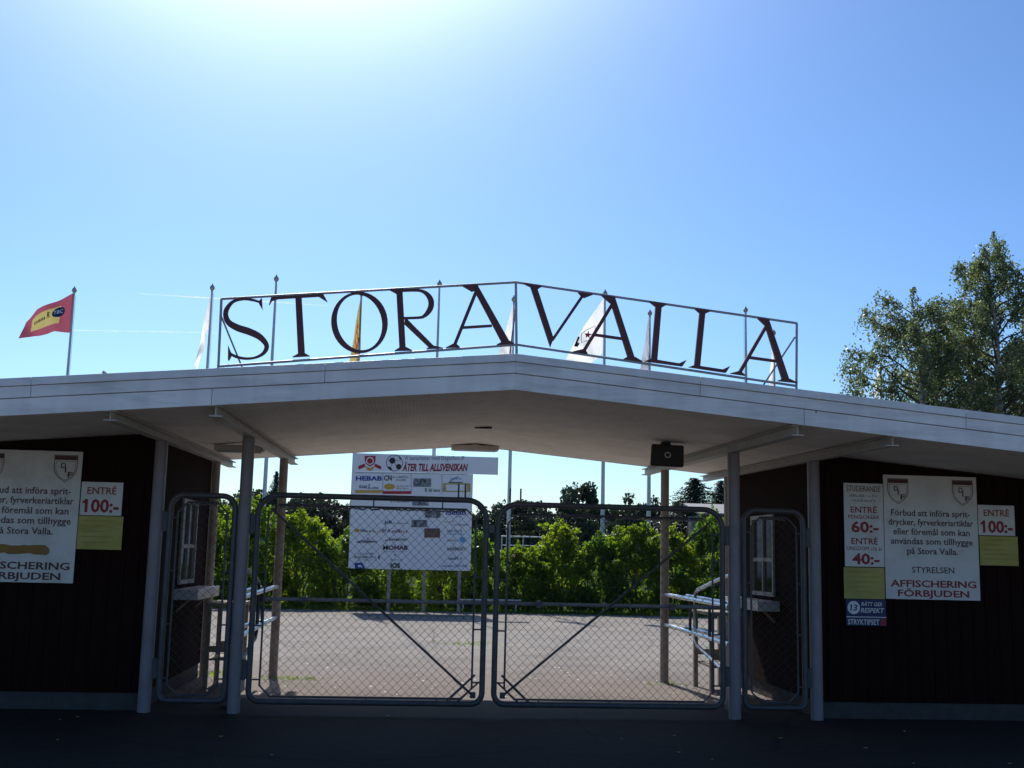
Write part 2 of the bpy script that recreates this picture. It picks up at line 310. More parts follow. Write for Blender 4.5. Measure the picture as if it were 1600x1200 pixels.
# text: each string becomes flat mesh geometry laid on a board
def text_geo(s, bold=0.0, shear=0.0, mirror=False):
    cu = bpy.data.curves.new('t', 'FONT'); cu.body = s; cu.offset = bold; cu.shear = shear; cu.resolution_u = 2
    ob = bpy.data.objects.new('t', cu); C.objects.link(ob)
    dg = bpy.context.evaluated_depsgraph_get(); dg.update()
    me = bpy.data.meshes.new_from_object(ob.evaluated_get(dg))
    V = np.array([v.co[:2] for v in me.vertices]); Fc = [tuple(p.vertices) for p in me.polygons]
    bpy.data.objects.remove(ob); bpy.data.curves.remove(cu); bpy.data.meshes.remove(me)
    if mirror: V[:, 0] *= -1
    V[:, 0] -= V[:, 0].min(); V[:, 0] /= V[:, 0].max()
    return V, Fc
CAPH = 0.0
def cap_height():
    V, _ = text_geo('H'); return V[:, 1].max()
CAPH = cap_height()
class Sheet:
    """flat board in the XZ plane facing -Y; content in 0..1 coordinates from the top left"""
    def __init__(s, x0, x1, z0, z1, y): s.x0, s.x1, s.z0, s.z1, s.y = x0, x1, z0, z1, y; s.g = {}
    cur = 0; held = None
    def mb(s, m):
        k = s.held or ('printed_mark', s.cur)
        return s.g.setdefault(k, {}).setdefault(m, MB())
    def begin(s, nm): s.cur += 1; s.held = (nm, s.cur)
    def end(s): s.held = None
    def P(s, u, v, lift=0.003): return (s.x0+u*(s.x1-s.x0), s.y-lift, s.z1-v*(s.z1-s.z0))
    def text(s, st, u0, u1, base, cap, m, bold=0.0, shear=0.0, lift=0.003):
        own = s.held is None
        if own: s.begin('lettering')
        V, Fc = text_geo(st, bold, shear); vs = [s.P(u0+(u1-u0)*x, base-cap*y/CAPH, lift) for x, y in V]; s.mb(m).add(vs, Fc)
        if own: s.end()
    def rect(s, u0, v0, u1, v1, m, lift=0.002):
        s.cur += 1
        s.mb(m).add([s.P(u0, v1, lift), s.P(u1, v1, lift), s.P(u1, v0, lift), s.P(u0, v0, lift)], [(0, 1, 2, 3)])
    def poly(s, pts, m, lift=0.002): s.cur += 1; s.mb(m).add([s.P(u, v, lift) for u, v in pts], [tuple(range(len(pts)))])
    def disc(s, u, v, ru, rv, m, lift=0.002, n=24):
        s.poly([(u+ru*cos(2*pi*k/n), v+rv*sin(2*pi*k/n)) for k in range(n)], m, lift)
    def line(s, pts, wid, m, lift=0.002):    # wid in metres
        W, H = s.x1-s.x0, s.z1-s.z0
        for (a, b), (c, d) in zip(pts[:-1], pts[1:]):
            dx, dz = (c-a)*W, (d-b)*H; L = math.hypot(dx, dz) or 1e-6; nx, nz = -dz/L*wid/2, dx/L*wid/2
            s.poly([(a+nx/W, b+nz/H), (c+nx/W, d+nz/H), (c-nx/W, d-nz/H), (a-nx/W, b-nz/H)], m, lift)
    def scribble(s, u0, u1, base, cap, m, seed=0, lift=0.003):   # print too small to read
        r = random.Random(seed); W, H = s.x1-s.x0, s.z1-s.z0; u = u0; st = cap*H/W; own = s.held is None
        if own: s.begin('small_print')
        while u < u1-st*0.3:
            wv = st*r.uniform(0.30, 0.55); h = cap*r.choice([0.62, 0.7, 0.7, 1.0])
            k = r.random()
            s.rect(u, base-h, u+st*0.16, base, m, lift)
            if k < 0.6: s.rect(u+st*0.16, base-h, u+wv, base-h+cap*0.17, m, lift)
            if k > 0.3: s.rect(u+st*0.16, base-cap*0.17, u+wv, base, m, lift)
            if 0.2 < k < 0.8: s.rect(u+wv, base-h*0.9, u+wv+st*0.14, base-cap*0.05, m, lift)
            u += wv + st*(0.36 if r.random() < 0.85 else 0.75)
        if own: s.end()
    def finish(s, parent, names):
        for (nm, _), mats in s.g.items():
            V = []; Fc = []; mi = []; ms = list(mats)
            for i, m in enumerate(ms):
                o = len(V); V += mats[m].v; Fc += [tuple(k+o for k in f) for f in mats[m].f]; mi += [i]*len(mats[m].f)
            if nm == 'printed_mark': nm = names.get(ms[0], nm)
            me = bpy.data.meshes.new(nm); me.from_pydata(V, [], Fc)
            for m in ms: me.materials.append(MT[m])
            me.polygons.foreach_set('material_index', mi); me.update()
            ob = bpy.data.objects.new(nm, me); C.objects.link(ob); ob.parent = parent; ob.matrix_parent_inverse = parent.matrix_basis.inverted()
def wall_board(name, label, cat, x0, x1, z0, z1, y, m, group=None, thick=0.012, tilt=0.0):
    t = thing(name, ((x0+x1)/2, y, z0), label, cat, group)
    b = MB(); b.box(x0, x1, y, y+thick, z0, z1); b.build('panel', m, t, bevel=0.002)
    return t, Sheet(x0, x1, z0, z1, y)

# ------------------------------------------------------------------ roof shape
SL, RK = 0.0875, 0.0146
YF, YB = -2.14, 4.28                       # front and back edge of the roof
def soff(x, y): return 3.0307 + RK*(y-YF) - SL*abs(x)
XR = 7.6

# ------------------------------------------------------------------ ground
def sheet(name, x0, x1, y0, y1, z, m, nx=1, ny=1):
    b = MB()
    b.add([(x0,y0,z),(x1,y0,z),(x1,y1,z),(x0,y1,z)], [(0,1,2,3)]); o = b.build(name, m); o['kind'] = 'structure'; return o
sheet('ground', -900, 900, -400, 900, -0.004, 'grass')
sheet('added_bounce_yard', -70, 70, -70, -5.2, 0.0, 'bounce_gravel')  # unseen pale ground, added to bounce sunlight onto the fascia, ceiling and signs
sheet('street_with_painted_shade', -70, 70, -5.2, 1.2, 0.0, 'asphalt')  # strip inside the gates is dark asphalt to paint in the roof's shade
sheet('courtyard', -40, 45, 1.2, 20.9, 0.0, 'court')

# ------------------------------------------------------------------ entrance canopy
can = thing('entrance_canopy', (0, 0, 0), 'white low pitched entrance roof on steel posts spanning both ticket booths', 'canopy')
b = MB()
for s in (-1, 1):
    A = [(0, YF+0.03, soff(0, YF)+0.012), (s*XR, YF+0.03, soff(XR, YF)+0.012), (s*XR, YB, soff(XR, YB)+0.012), (0, YB, soff(0, YB)+0.012)]
    zt = lambda x, y: (3.31 - SL*abs(x)) if y < 0 else soff(x, YB)+0.17
    Tt = [(0, YF+0.03, zt(0, -1)), (s*XR, YF+0.03, zt(XR, -1)), (s*XR, YB, zt(XR, 1)), (0, YB, zt(0, 1))]
    b.hexa(A, Tt)
b.build('roof_deck', 'roof', can)
def specks(m, scale=3.2, rad=0.035, lo=0.84):
    t = m.node_tree; b = t.nodes['Principled BSDF']; src = b.inputs['Base Color'].links[0].from_socket
    tc = nn(t, 'ShaderNodeTexCoord'); v = nn(t, 'ShaderNodeTexVoronoi'); v.inputs['Scale'].default_value = scale; t.links.new(tc.outputs['Object'], v.inputs[0])
    r = nn(t, 'ShaderNodeMapRange'); r.inputs[1].default_value = rad*0.7; r.inputs[2].default_value = rad; r.inputs[3].default_value = 0.25; r.inputs[4].default_value = 1.0; t.links.new(v.outputs[0], r.inputs[0])
    n = nn(t, 'ShaderNodeTexNoise'); n.inputs['Scale'].default_value = 2.0; n.inputs['Detail'].default_value = 8; mp = nn(t, 'ShaderNodeMapping'); mp.inputs['Scale'].default_value = (3.5, 1, 0.35)
    t.links.new(tc.outputs['Object'], mp.inputs[0]); t.links.new(mp.outputs[0], n.inputs[0])      # rain streaks
    r2 = nn(t, 'ShaderNodeMapRange'); r2.inputs[1].default_value = 0.42; r2.inputs[2].default_value = 0.62; r2.inputs[3].default_value = lo; r2.inputs[4].default_value = 1.0; t.links.new(n.outputs[0], r2.inputs[0])
    mm = nn(t, 'ShaderNodeMath', operation='MULTIPLY'); t.links.new(r.outputs[0], mm.inputs[0]); t.links.new(r2.outputs[0], mm.inputs[1])
    sc = nn(t, 'ShaderNodeVectorMath', operation='SCALE'); t.links.new(src, sc.inputs[0]); t.links.new(mm.outputs[0], sc.inputs['Scale']); t.links.new(sc.outputs[0], b.inputs['Base Color'])
specks(MT['fascia'], 3.2, 0.04, 0.91); specks(MT['flash'], 2.3, 0.03, 0.91); specks(MT['soffit'], 1.6, 0.02, 0.95)
def soffit_mat():
    m = MT['soffit']; t = m.node_tree; bs = t.nodes['Principled BSDF']
    tc = nn(t, 'ShaderNodeTexCoord'); wv = nn(t, 'ShaderNodeTexWave', wave_type='BANDS', bands_direction='X'); wv.inputs['Scale'].default_value = 9.0
    wv.inputs['Distortion'].default_value = 0.4; wv.inputs['Detail'].default_value = 2
    n = nn(t, 'ShaderNodeTexNoise'); n.inputs['Scale'].default_value = 45; n.inputs['Detail'].default_value = 4
    t.links.new(tc.outputs['Object'], wv.inputs[0]); t.links.new(tc.outputs['Object'], n.inputs[0])
    a = nn(t, 'ShaderNodeMath', operation='ADD'); t.links.new(wv.outputs['Fac'], a.inputs[0]); t.links.new(n.outputs[0], a.inputs[1])
    bp = nn(t, 'ShaderNodeBump'); bp.inputs['Strength'].default_value = 0.55; bp.inputs['Distance'].default_value = 0.006
    t.links.new(a.outputs[0], bp.inputs['Height']); t.links.new(bp.outputs[0], bs.inputs['Normal'])
soffit_mat()
b = MB()
for s in (-1, 1):
    q = [(0, YF+0.03), (s*XR, YF+0.03), (s*XR, YB+0.006), (0, YB+0.006)]
    b.hexa([(x, y, soff(x, y)) for x, y in q], [(x, y, soff(x, y)+0.010) for x, y in q])
b.build('soffit', 'soffit', can)
def fascia_board(z0, z1, y0, y1, name, m, parent):
    b = MB()
    for s in (-1, 1):
        # boards butt end to end, about 3 m long
        cuts = [0.0, 1.62, 4.02, 6.0, XR] if name != 'lower_board' else [0.0, 2.55, 5.3, XR]
        for a, c in zip(cuts[:-1], cuts[1:]):
            e = 0.0 if a == 0 else 0.002
            P = lambda x, y, z: (s*x, y, z - SL*x)
            bt = [P(a+e, y0, z0), P(c-0.002, y0, z0), P(c-0.002, y1, z0), P(a+e, y1, z0)]
            tp = [P(a+e, y0, z1), P(c-0.002, y0, z1), P(c-0.002, y1, z1), P(a+e, y1, z1)]
            b.hexa(bt, tp)
    return b.build(name, m, parent, bevel=0.003)
b = MB()
for s in (-1, 1):
    P = lambda x, y, z: (s*x, y, z - SL*x)
    b.hexa([P(0, YF+0.012, 3.02), P(XR, YF+0.012, 3.02), P(XR, YF+0.028, 3.02), P(0, YF+0.028, 3.02)],
           [P(0, YF+0.012, 3.305), P(XR, YF+0.012, 3.305), P(XR, YF+0.028, 3.305), P(0, YF+0.028, 3.305)])
fas = b.build('fascia', 'wood', can)
fascia_board(3.0107, 3.151, YF-0.012, YF+0.010, 'lower_board', 'fascia', fas)
fascia_board(3.157, 3.252, YF-0.020, YF+0.010, 'middle_board', 'fascia', fas)
fascia_board(3.256, 3.322, YF-0.034, YF+0.010, 'flashing', 'flash', fas)
# back edge trim
b = MB()
for s in (-1, 1):
    P = lambda x, y, z: (s*x, y, z - SL*x)
    z0 = soff(0, YB)
    b.hexa([P(0, YB+0.01, z0-0.004), P(XR, YB+0.01, z0-0.004), P(XR, YB+0.03, z0-0.004), P(0, YB+0.03, z0-0.004)],
           [P(0, YB+0.01, z0+0.18), P(XR, YB+0.01, z0+0.18), P(XR, YB+0.03, z0+0.18), P(0, YB+0.03, z0+0.18)])
b.build('back_fascia', 'fascia', can)
# I beams under the soffit
BX = {2.53: 2.7367, 3.396: 2.6726}
for ax, zb in BX.items():
    for s in (-1, 1):
        b = MB(); y0, y1 = -2.04, 4.63
        def bar(xa, xb, za, zc):
            B0 = lambda y: zb + RK*y
            top = lambda y: soff(ax, min(y, YB)) - 0.002
            f = (lambda y, z: B0(y)+z) if zc != 'top' else None
            if zc == 'top':
                b.hexa([(xa,y0,B0(y0)+za),(xb,y0,B0(y0)+za),(xb,y1,B0(y1)+za),(xa,y1,B0(y1)+za)],
                       [(xa,y0,top(y0)-0.012),(xb,y0,top(y0)-0.012),(xb,y1,top(y1)-0.012),(xa,y1,top(y1)-0.012)])
            elif za == 'top':
                dz = SL*0.055
                b.hexa([(xa,y0,top(y0)-0.016),(xb,y0,top(y0)-0.016),(xb,y1,top(y1)-0.016),(xa,y1,top(y1)-0.016)],
                       [(xa,y0,top(y0)-0.006),(xb,y0,top(y0)-0.006),(xb,y1,top(y1)-0.006),(xa,y1,top(y1)-0.006)])
            else:
                b.hexa([(xa,y0,B0(y0)+za),(xb,y0,B0(y0)+za),(xb,y1,B0(y1)+za),(xa,y1,B0(y1)+za)],
                       [(xa,y0,B0(y0)+zc),(xb,y0,B0(y0)+zc),(xb,y1,B0(y1)+zc),(xa,y1,B0(y1)+zc)])
        x = s*ax
        bar(x-0.055, x+0.055, 0.0, 0.010); bar(x-0.005, x+0.005, 0.009, 'top'); bar(x-0.053, x+0.053, 'top', 0)
        b.build('beam', 'beam', can)
for s in (-1, 1):
    for ax, zb in BX.items():
        b = MB(); b.tube([(s*ax, 0, -0.05), (s*ax, 0, zb-0.004)], 0.064, 20); b.build('post', 'post', can, smooth=True)
        b = MB(); b.tube([(s*ax, 3.30, -0.05), (s*ax, 3.30, zb+RK*3.3-0.004)], 0.056, 20); b.build('post', 'backpost', can, smooth=True)
b = MB(); p = on_y(168, 581, 1.2)
b.tube([(p[0], 1.2, 2.8), (p[0], 1.2, p[2]-0.03), (p[0]-0.05, 1.2, p[2]+0.0)], 0.02, 8); b.build('vent_pipe', 'pole', can)

# ------------------------------------------------------------------ ticket booths
def booth(s, label):
    t = thing('ticket_booth', (s*5.2, 1.7, 0), label, 'ticket booth', 'ticket booths under the entrance roof')
    x0, x1, y0, y1 = 3.44, 7.2, 0.10, 3.24
    X = lambda a: s*a
    b = MB()
    # front, back, outer wall; inner side wall has the window opening
    def wall(xa, xb, ya, yb, z0=0.17, zt=None):
        xa, xb = sorted((X(xa), X(xb)))
        q = [(xa,ya),(xb,ya),(xb,yb),(xa,yb)]
        b.hexa([(x,y,z0) for x, y in q], [(x,y,(soff(x,y)-0.004 if zt is None else zt)) for x, y in q])
    wall(x0, x1, y0, y0+0.08); wall(x0, x1, y1-0.08, y1); wall(x1-0.08, x1, y0+0.08, y1-0.08)
    wy0, wy1, wz0, wz1 = 1.46, 2.36, 1.19, 2.16
    wall(x0, x0+0.08, y0+0.08, wy0); wall(x0, x0+0.08, wy1, y1-0.08)
    wall(x0, x0+0.08, wy0, wy1, 0.17, wz0); wall(x0, x0+0.08, wy0, wy1, wz1)
    # raised cover battens on the boards
    k = x0+0.12
    while k < x1-0.05:
        xa, xb = sorted((X(k), X(k+0.022))); b.hexa([(xa,y0-0.012,0.18),(xb,y0-0.012,0.18),(xb,y0+0.002,0.18),(xa,y0+0.002,0.18)],
            [(xa,y0-0.012,soff(xa,y0)-0.008),(xb,y0-0.012,soff(xb,y0)-0.008),(xb,y0+0.002,soff(xb,y0)-0.008),(xa,y0+0.002,soff(xa,y0)-0.008)])
        k += 0.145
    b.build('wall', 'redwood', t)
    b = MB(); xa, xb = sorted((X(x0+0.015), X(x1-0.015))); b.box(xa, xb, y0+0.015, y1-0.015, -0.05, 0.168); b.build('plinth', 'plinth', t, bevel=0.006)
    wdw = MB(); fx0, fx1 = sorted((X(x0-0.025), X(x0+0.05)))
    wdw.box(fx0, fx1, wy0+0.002, wy0+0.05, wz0+0.002, wz1-0.002); wdw.box(fx0, fx1, wy1-0.05, wy1-0.002, wz0+0.002, wz1-0.002)
    wdw.box(fx0, fx1, wy0+0.05, wy1-0.05, wz0+0.002, wz0+0.05); wdw.box(fx0, fx1, wy0+0.05, wy1-0.05, wz1-0.05, wz1-0.002)
    wo = wdw.build('window', 'windowpaint', t)
    g = MB(); ga, gb = sorted((X(x0+0.010), X(x0+0.016))); g.box(ga, gb, wy0+0.04, wy1-0.04, wz0+0.04, wz1-0.04); g.build('pane', 'glass', wo)
    m = MB(); ma, mb_ = sorted((X(x0-0.015), X(x0+0.04))); yc = (wy0+wy1)/2
    m.box(ma, mb_, yc-0.015, yc+0.015, wz0+0.051, wz1-0.051)
    ma, mb_ = sorted((X(x0-0.011), X(x0+0.036))); m.box(ma, mb_, wy0+0.051, wy1-0.051, 1.60, 1.645); m.build('glazing_bar', 'windowpaint', wo)
    c = MB(); ca, cb = sorted((X(x0-0.26), X(x0-0.002))); c.box(ca, cb, 1.30, 2.75, 1.12, 1.145)
    ca, cb = sorted((X(x0-0.264), X(x0-0.246))); c.box(ca, cb, 1.296, 2.754, 1.03, 1.15)
    ca, cb = sorted((X(x0-0.246), X(x0-0.002))); c.box(ca, cb, 1.296, 1.314, 1.03, 1.118)
    co = c.build('counter', 'board', t, bevel=0.003)
    for yy in (1.45, 2.6):
        k = MB(); ka, kb = sorted((X(x0-0.22), X(x0-0.002))); k.box(ka, kb, yy-0.02, yy+0.02, 1.07, 1.119)
        k.tube([(X(x0-0.20), yy, 1.08), (X(x0-0.01), yy, 0.90)], 0.016, 6)
        k.build('bracket', 'wood', co)
    return t
booth(-1, 'dark red ticket booth left of the gates with overpainted notice on its front')
booth(1, 'dark red ticket booth right of the gates with student price board on its front')

# wooden stands under the counters
def stand(s, label):
    x = s*3.02; t = thing('wooden_stand', (x, 2.6, 0), label, 'stand', 'wooden stands by the booth counters')
    for yy in (2.15, 2.95):
        for dx in (-0.16, 0.16):
            b = MB(); b.box(x+dx-0.025, x+dx+0.025, yy-0.03, yy+0.03, 0, 0.93); b.build('leg', 'wood', t)
    b = MB(); b.box(x-0.20, x+0.20, 2.10, 3.00, 0.932, 0.965); b.build('top', 'wood', t)
    for yy in (2.15, 2.95): b = MB(); b.box(x-0.134, x+0.134, yy-0.02, yy+0.02, 0.40, 0.47); b.build('stretcher', 'wood', t)
    b = MB(); b.box(x-0.155, x+0.155, 2.182, 2.918, 0.30, 0.325); b.build('shelf', 'wood', t)
stand(-1, 'weathered wooden stand by the counter of the left booth')
stand(1, 'weathered wooden stand by the counter of the right booth')

# ------------------------------------------------------------------ gates
def rrect(x0, x1, z0, z1, rt, y, n=6):
    P = []; rb = rt*0.55
    for cx, cz, a0, r in ((x1-rt, z1-rt, 0, rt), (x0+rt, z1-rt, 90, rt), (x0+rb, z0+rb, 180, rb), (x1-rb, z0+rb, 270, rb)):
        for k in range(n+1):
            a = radians(a0+90*k/n); P.append((cx+r*cos(a), y, cz+r*sin(a)))
    return P
def chain_link(x0, x1, z0, z1, y, pitch=0.086, r=0.0026):
    b = MB(); h = pitch/2; nx = int((x1-x0)/h); nz = int((z1-z0)/h)
    dx = (x1-x0)/nx; dz = (z1-z0)/nz
    for i in range(nx):
        path = []
        for k in range(nz+1):
            px = x0 + (i + (k+i) % 2)*dx; path.append((px + (0.0015 if (k+i) % 2 else -0.0015), y + (0.0022 if k % 2 else -0.0022), z0+k*dz))
        b.tube(path, r, 4, cap=False)
    return b
def gate(name, x0, x1, z0, z1, label, inner=0.105, brace=None, spikes=(), hinge_side=-1, hx=None, group=None, rad=0.20):
    t = thing(name, ((x0+x1)/2, 0, 0), label, 'gate', group)
    b = MB(); b.tube(rrect(x0, x1, z0, z1, rad, 0.0, 8), 0.0295, 14, closed=True); b.build('frame', 'galv', t, smooth=True)
    a0, a1, c0, c1 = x0+inner, x1-inner, z0+0.050, z1-inner*0.92; ct = 0.10
    oc = [(a0+ct, c0), (a1-ct, c0), (a1, c0+ct), (a1, c1-ct), (a1-ct, c1), (a0+ct, c1), (a0, c1-ct), (a0, c0+ct)]
    b = MB(); b.tube([(x, 0.0, z) for x, z in oc], 0.0105, 8, closed=True)
    for zz in np.linspace(c0+ct+0.06, c1-ct-0.06, 4):
        b.tube([(x0, 0, zz), (a0, 0, zz)], 0.008, 6); b.tube([(x1, 0, zz), (a1, 0, zz)], 0.008, 6)
    if x1-x0 > 1.2:
        for xx in np.linspace(a0+ct+0.25, a1-ct-0.25, 3):
            b.tube([(xx, 0, z1), (xx, 0, c1)], 0.008, 6); b.tube([(xx, 0, z0), (xx, 0, c0)], 0.008, 6)
    for (p, q) in (((a0+ct, c0), (x0+0.03, c0-0.03+0.0)), ((a1-ct, c0), (a1-0.02, z0+0.02))): pass
    b.build('inner_frame', 'galv', t, smooth=True)
    b = chain_link(a0+0.012, a1-0.012, c0+0.012, c1-0.012, 0.018); b.build('chain_link_mesh', 'wire', t, recalc=False)
    # twisted selvedge along the top and bottom tension wires
    b = MB(); n = int((a1-a0-0.2)/0.022); rr = random.Random(3)
    b.tube([(a0+0.11+(a1-a0-0.22)*k/n, 0.018+rr.uniform(-0.006, 0.006), c1-0.018+rr.uniform(-0.010, 0.010)) for k in range(n+1)], 0.009, 5)
    b.build('tension_wire', 'wire', t)
    if brace:
        (bx0, bz0), (bx1, bz1) = brace; b = MB(); b.tube([(bx0, 0.036, bz0), (bx1, 0.036, bz1)], 0.0125, 10); b.build('diagonal_brace', 'galv', t, smooth=True)
        e = -1 if bx0 > bx1 else 1; b = MB()
        b.tube([(bx0-e*0.025, 0.012, bz0+0.20), (bx0+e*0.26, 0.012, z0+0.02)], 0.011, 8); b.build('corner_bracket', 'galv', t); b = MB()
        b.tube([(bx0-e*0.07, 0.012, bz0+0.13), (bx0+e*0.15, 0.012, z0+0.02)], 0.009, 8); b.build('corner_bracket', 'galv', t); b = MB()
        b.lathe([(0.0, -0.03), (0.028, -0.03), (0.028, 0.03), (0.0, 0.03)], (bx0-e*0.01, 0.02, bz0-0.0), 10)
        b.build('bolt', 'galv', t)
    if spikes:
        for sx in spikes:
            b = MB(); b.tube([(sx, 0, z1+0.02), (sx, 0, z1+0.165)], 0.010, 6); b.build('spike', 'galv', t)
    if hx is not None:
        xe = x0 if hinge_side < 0 else x1
        for zz in (0.42, 1.86):
            b = MB(); xa, xb = sorted((xe, hx)); b.box(xa+0.01, xb-0.01, -0.012, 0.012, zz-0.09, zz+0.09)
            b.lathe([(0.0, -0.10), (0.022, -0.10), (0.022, 0.10), (0.0, 0.10)], ((xe+hx)/2, 0.0, zz), 10); b.build('hinge', 'galv', t)
    return t
gate('main_gate_leaf', -2.395, -0.075, 0.115, 2.155, 'left leaf of grey chain link main gate, nearest the left booth', brace=((-0.175, 0.20), (-2.27, 2.02)), spikes=(-0.37, -0.14-0.16), hinge_side=-1, hx=-2.53+0.02, group='main gate leaves')
gate('main_gate_leaf', 0.045, 2.405, 0.115, 2.125, 'right leaf of grey chain link main gate, nearest the right booth', brace=((0.145, 0.20), (2.28, 1.99)), spikes=(0.165, 0.275), hinge_side=1, hx=2.53-0.02, group='main gate leaves')
b = MB(); b.box(-0.050, 0.012, -0.02, 0.02, 1.83, 1.91); _g = [o for o in C.objects if o.name.startswith('main_gate_leaf')][-1]; b.build('lock_plate', 'galv', _g)
gate('side_gate', -3.265, -2.625, 0.115, 2.13, 'narrow chain link side gate beside the left booth', inner=0.075, hinge_side=-1, hx=-3.396+0.02, group='side gates', rad=0.13)
gate('side_gate', 2.635, 3.275, 0.115, 2.13, 'narrow chain link side gate beside the right booth', inner=0.075, hinge_side=1, hx=3.396-0.02, group='side gates', rad=0.13)

# ------------------------------------------------------------------ turnstile rails behind the gates
def barrier(s, label):
    x = s*2.53; t = thing('passage_barrier', (x, 1.7, 0), label, 'barrier', 'steel passage barriers')
    for zz, dx in ((1.12, 0.0), (0.73, 0.0)):
        b = MB(); b.tube([(x, 0.20, zz), (x, 3.24, zz+0.02)], 0.026, 12); b.build('rail', 'steel', t, smooth=True)
        b = MB(); b.tube([(x+s*0.13, 0.60, zz+0.02), (x+s*0.13, 2.60, zz+0.03)], 0.022, 12); b.build('rail', 'steel', t, smooth=True)
    for yy in (1.0, 1.9): b = MB(); b.tube([(x, yy, 0.70), (x, yy, 1.11)], 0.018, 8); b.build('upright', 'galv', t, smooth=True)
    for yy in (0.7, 2.5):
        for zz in (1.14, 0.75): b = MB(); b.tube([(x, yy, zz-0.01), (x+s*0.13, yy, zz)], 0.014, 8); b.build('spacer', 'galv', t, smooth=True)
    h = MB(); xx = x+s*0.05
    h.tube([(xx, 0.15, 1.47), (xx, 1.0, 1.36), (xx, 1.72, 1.25), (xx, 1.82, 1.22), (xx, 1.86, 1.15), (xx, 1.86, 0.75), (xx, 1.84, 0.66), (xx, 1.76, 0.60), (xx, 0.72, 0.44)], 0.021, 12)
    h.build('bent_handle', 'steel' if s > 0 else 'galv', t, smooth=True)
    b = MB(); b.box(min(x+s*0.07, x+s*0.19), max(x+s*0.07, x+s*0.19), 0.42, 0.66, 0.0, 0.95); b.build('turnstile_housing', 'galv', t, bevel=0.01)
barrier(-1, 'bright steel pipe barrier with bent handle in the left passage')
barrier(1, 'bright steel pipe barrier with bent handle in the right passage')

# ------------------------------------------------------------------ name sign on the roof
YS = -1.90
sg = thing('name_sign', (0, YS, 3.3), 'dark red serif letters STORA VALLA in a thin white frame on the roof', 'sign')
def S3(px, py, off=0.0): p = on_y(px, py, YS); return (p[0], YS+off, p[2])
TL, TA, TR_ = S3(346, 467), S3(806, 441), S3(1245, 505)
BL, BA, BR = S3(341.5, 572.5), S3(808, 538.5), S3(1244, 603)
b = MB(); rf = 0.0115
b.tube([TL, TA, TR_], rf, 8); b.tube([BL, BA, BR], rf, 8)
for q, top in (((BL[0], YS, soff(BL[0], YS)+0.24), TL), ((BR[0], YS, soff(BR[0], YS)+0.24), TR_), ((BA[0], YS, 3.28), TA)): b.tube([q, top], rf, 8)
b.build('frame', 'signframe', sg, smooth=True)
for px, py, qx in ((346, 495, -2.40), (1242, 527, 2.42)):
    p = S3(px, py); b = MB(); b.tube([p, (qx, YS+1.0, soff(qx, YS+1.0)+0.25)], 0.008, 6); b.build('stay', 'signframe', sg)
p = S3(807, 470); b = MB(); b.tube([p, (0.03, YS+1.0, soff(0, YS+1.0)+0.25)], 0.008, 6); b.build('stay', 'signframe', sg)
Z2 = lambda x, y: (320+x/4, 420+y/4)
Z3 = lambda x, y: (700+x/4, 420+y/4)
Z4 = lambda x, y: (1000+x/4, 420+y/4)
Z6 = lambda x, y: (540+x/8, 430+y/8)
def smooth_path(pts, n=5):
    P = np.array(pts, float); out = []
    P2 = np.vstack([2*P[0]-P[1], P, 2*P[-1]-P[-2]])
    for i in range(1, len(P2)-2):
        for k in range(n):
            t = k/n; a, b_, c, d = P2[i-1], P2[i], P2[i+1], P2[i+2]
            out.append(0.5*((2*b_) + (c-a)*t + (2*a-5*b_+4*c-d)*t*t + (3*b_-a-3*c+d)*t**3))
    out.append(P[-1]); return np.array(out)
def ribbon(pts):     # (x, y, width) along the middle line -> list of quads
    P = smooth_path(pts, 6); xy = P[:, :2]; T = np.gradient(xy, axis=0); T /= np.linalg.norm(T, axis=1)[:, None]
    N = np.stack([-T[:, 1], T[:, 0]], 1); return xy + N*P[:, 2:3]/2, xy - N*P[:, 2:3]/2
def letter(zf, polys=(), ribs=(), rings=()):
    b = MB(); k = 0
    def ext(front_pts, k):
        off = -0.014 - 0.0021*k; th = 0.028 + 0.0042*k
        b.plate([S3(*zf(x, y), off) for x, y in front_pts], (0, th, 0))
    for r in ribs:
        L, R_ = ribbon(r); n = len(L); off = -0.014-0.0021*k; th = 0.028+0.0042*k
        A = [S3(*zf(*p), off) for p in L]; Bq = [S3(*zf(*p), off) for p in R_]
        A2 = [(p[0], p[1]+th, p[2]) for p in A]; B2 = [(p[0], p[1]+th, p[2]) for p in Bq]
        fs = []
        for i in range(n-1):
            j = i+1; fs += [(i, j, n+j, n+i), (2*n+j, 2*n+i, 3*n+i, 3*n+j), (i, 2*n+i, 2*n+j, j), (n+j, 3*n+j, 3*n+i, n+i)]
        fs += [(0, n, 3*n, 2*n), (n-1, 3*n-1, 4*n-1, 2*n-1)]
        b.add(A+Bq+A2+B2, fs); k += 1
    for (co, ci) in rings:
        n = len(co); off = -0.014; th = 0.028
        A = [S3(*zf(*p), off) for p in co]; Bq = [S3(*zf(*p), off) for p in ci]
        A2 = [(p[0], p[1]+th, p[2]) for p in A]; B2 = [(p[0], p[1]+th, p[2]) for p in Bq]; fs = []
        for i in range(n):
            j = (i+1) % n; fs += [(i, j, n+j, n+i), (2*n+j, 2*n+i, 3*n+i, 3*n+j), (i, 2*n+i, 2*n+j, j), (n+j, 3*n+j, 3*n+i, n+i)]
        b.add(A+Bq+A2+B2, fs)
    for p in polys: ext(p, k); k += 1
    b.build('letter', 'letter', sg)
letter(Z2, ribs=[[(352,214,9),(325,202,12),(290,194,13),(240,190,12),(178,205,16),(140,248,26),(131,290,31),(150,336,37),(205,369,41),(275,392,42),(338,422,39),(378,462,33),(386,495,27),(362,532,18),(312,556,12),(250,561,14),(192,548,17),(152,526,16)]],
       polys=[[(357,184),(361,258),(340,222),(338,204)], [(147,480),(166,528),(168,542),(151,574),(146,572)]])
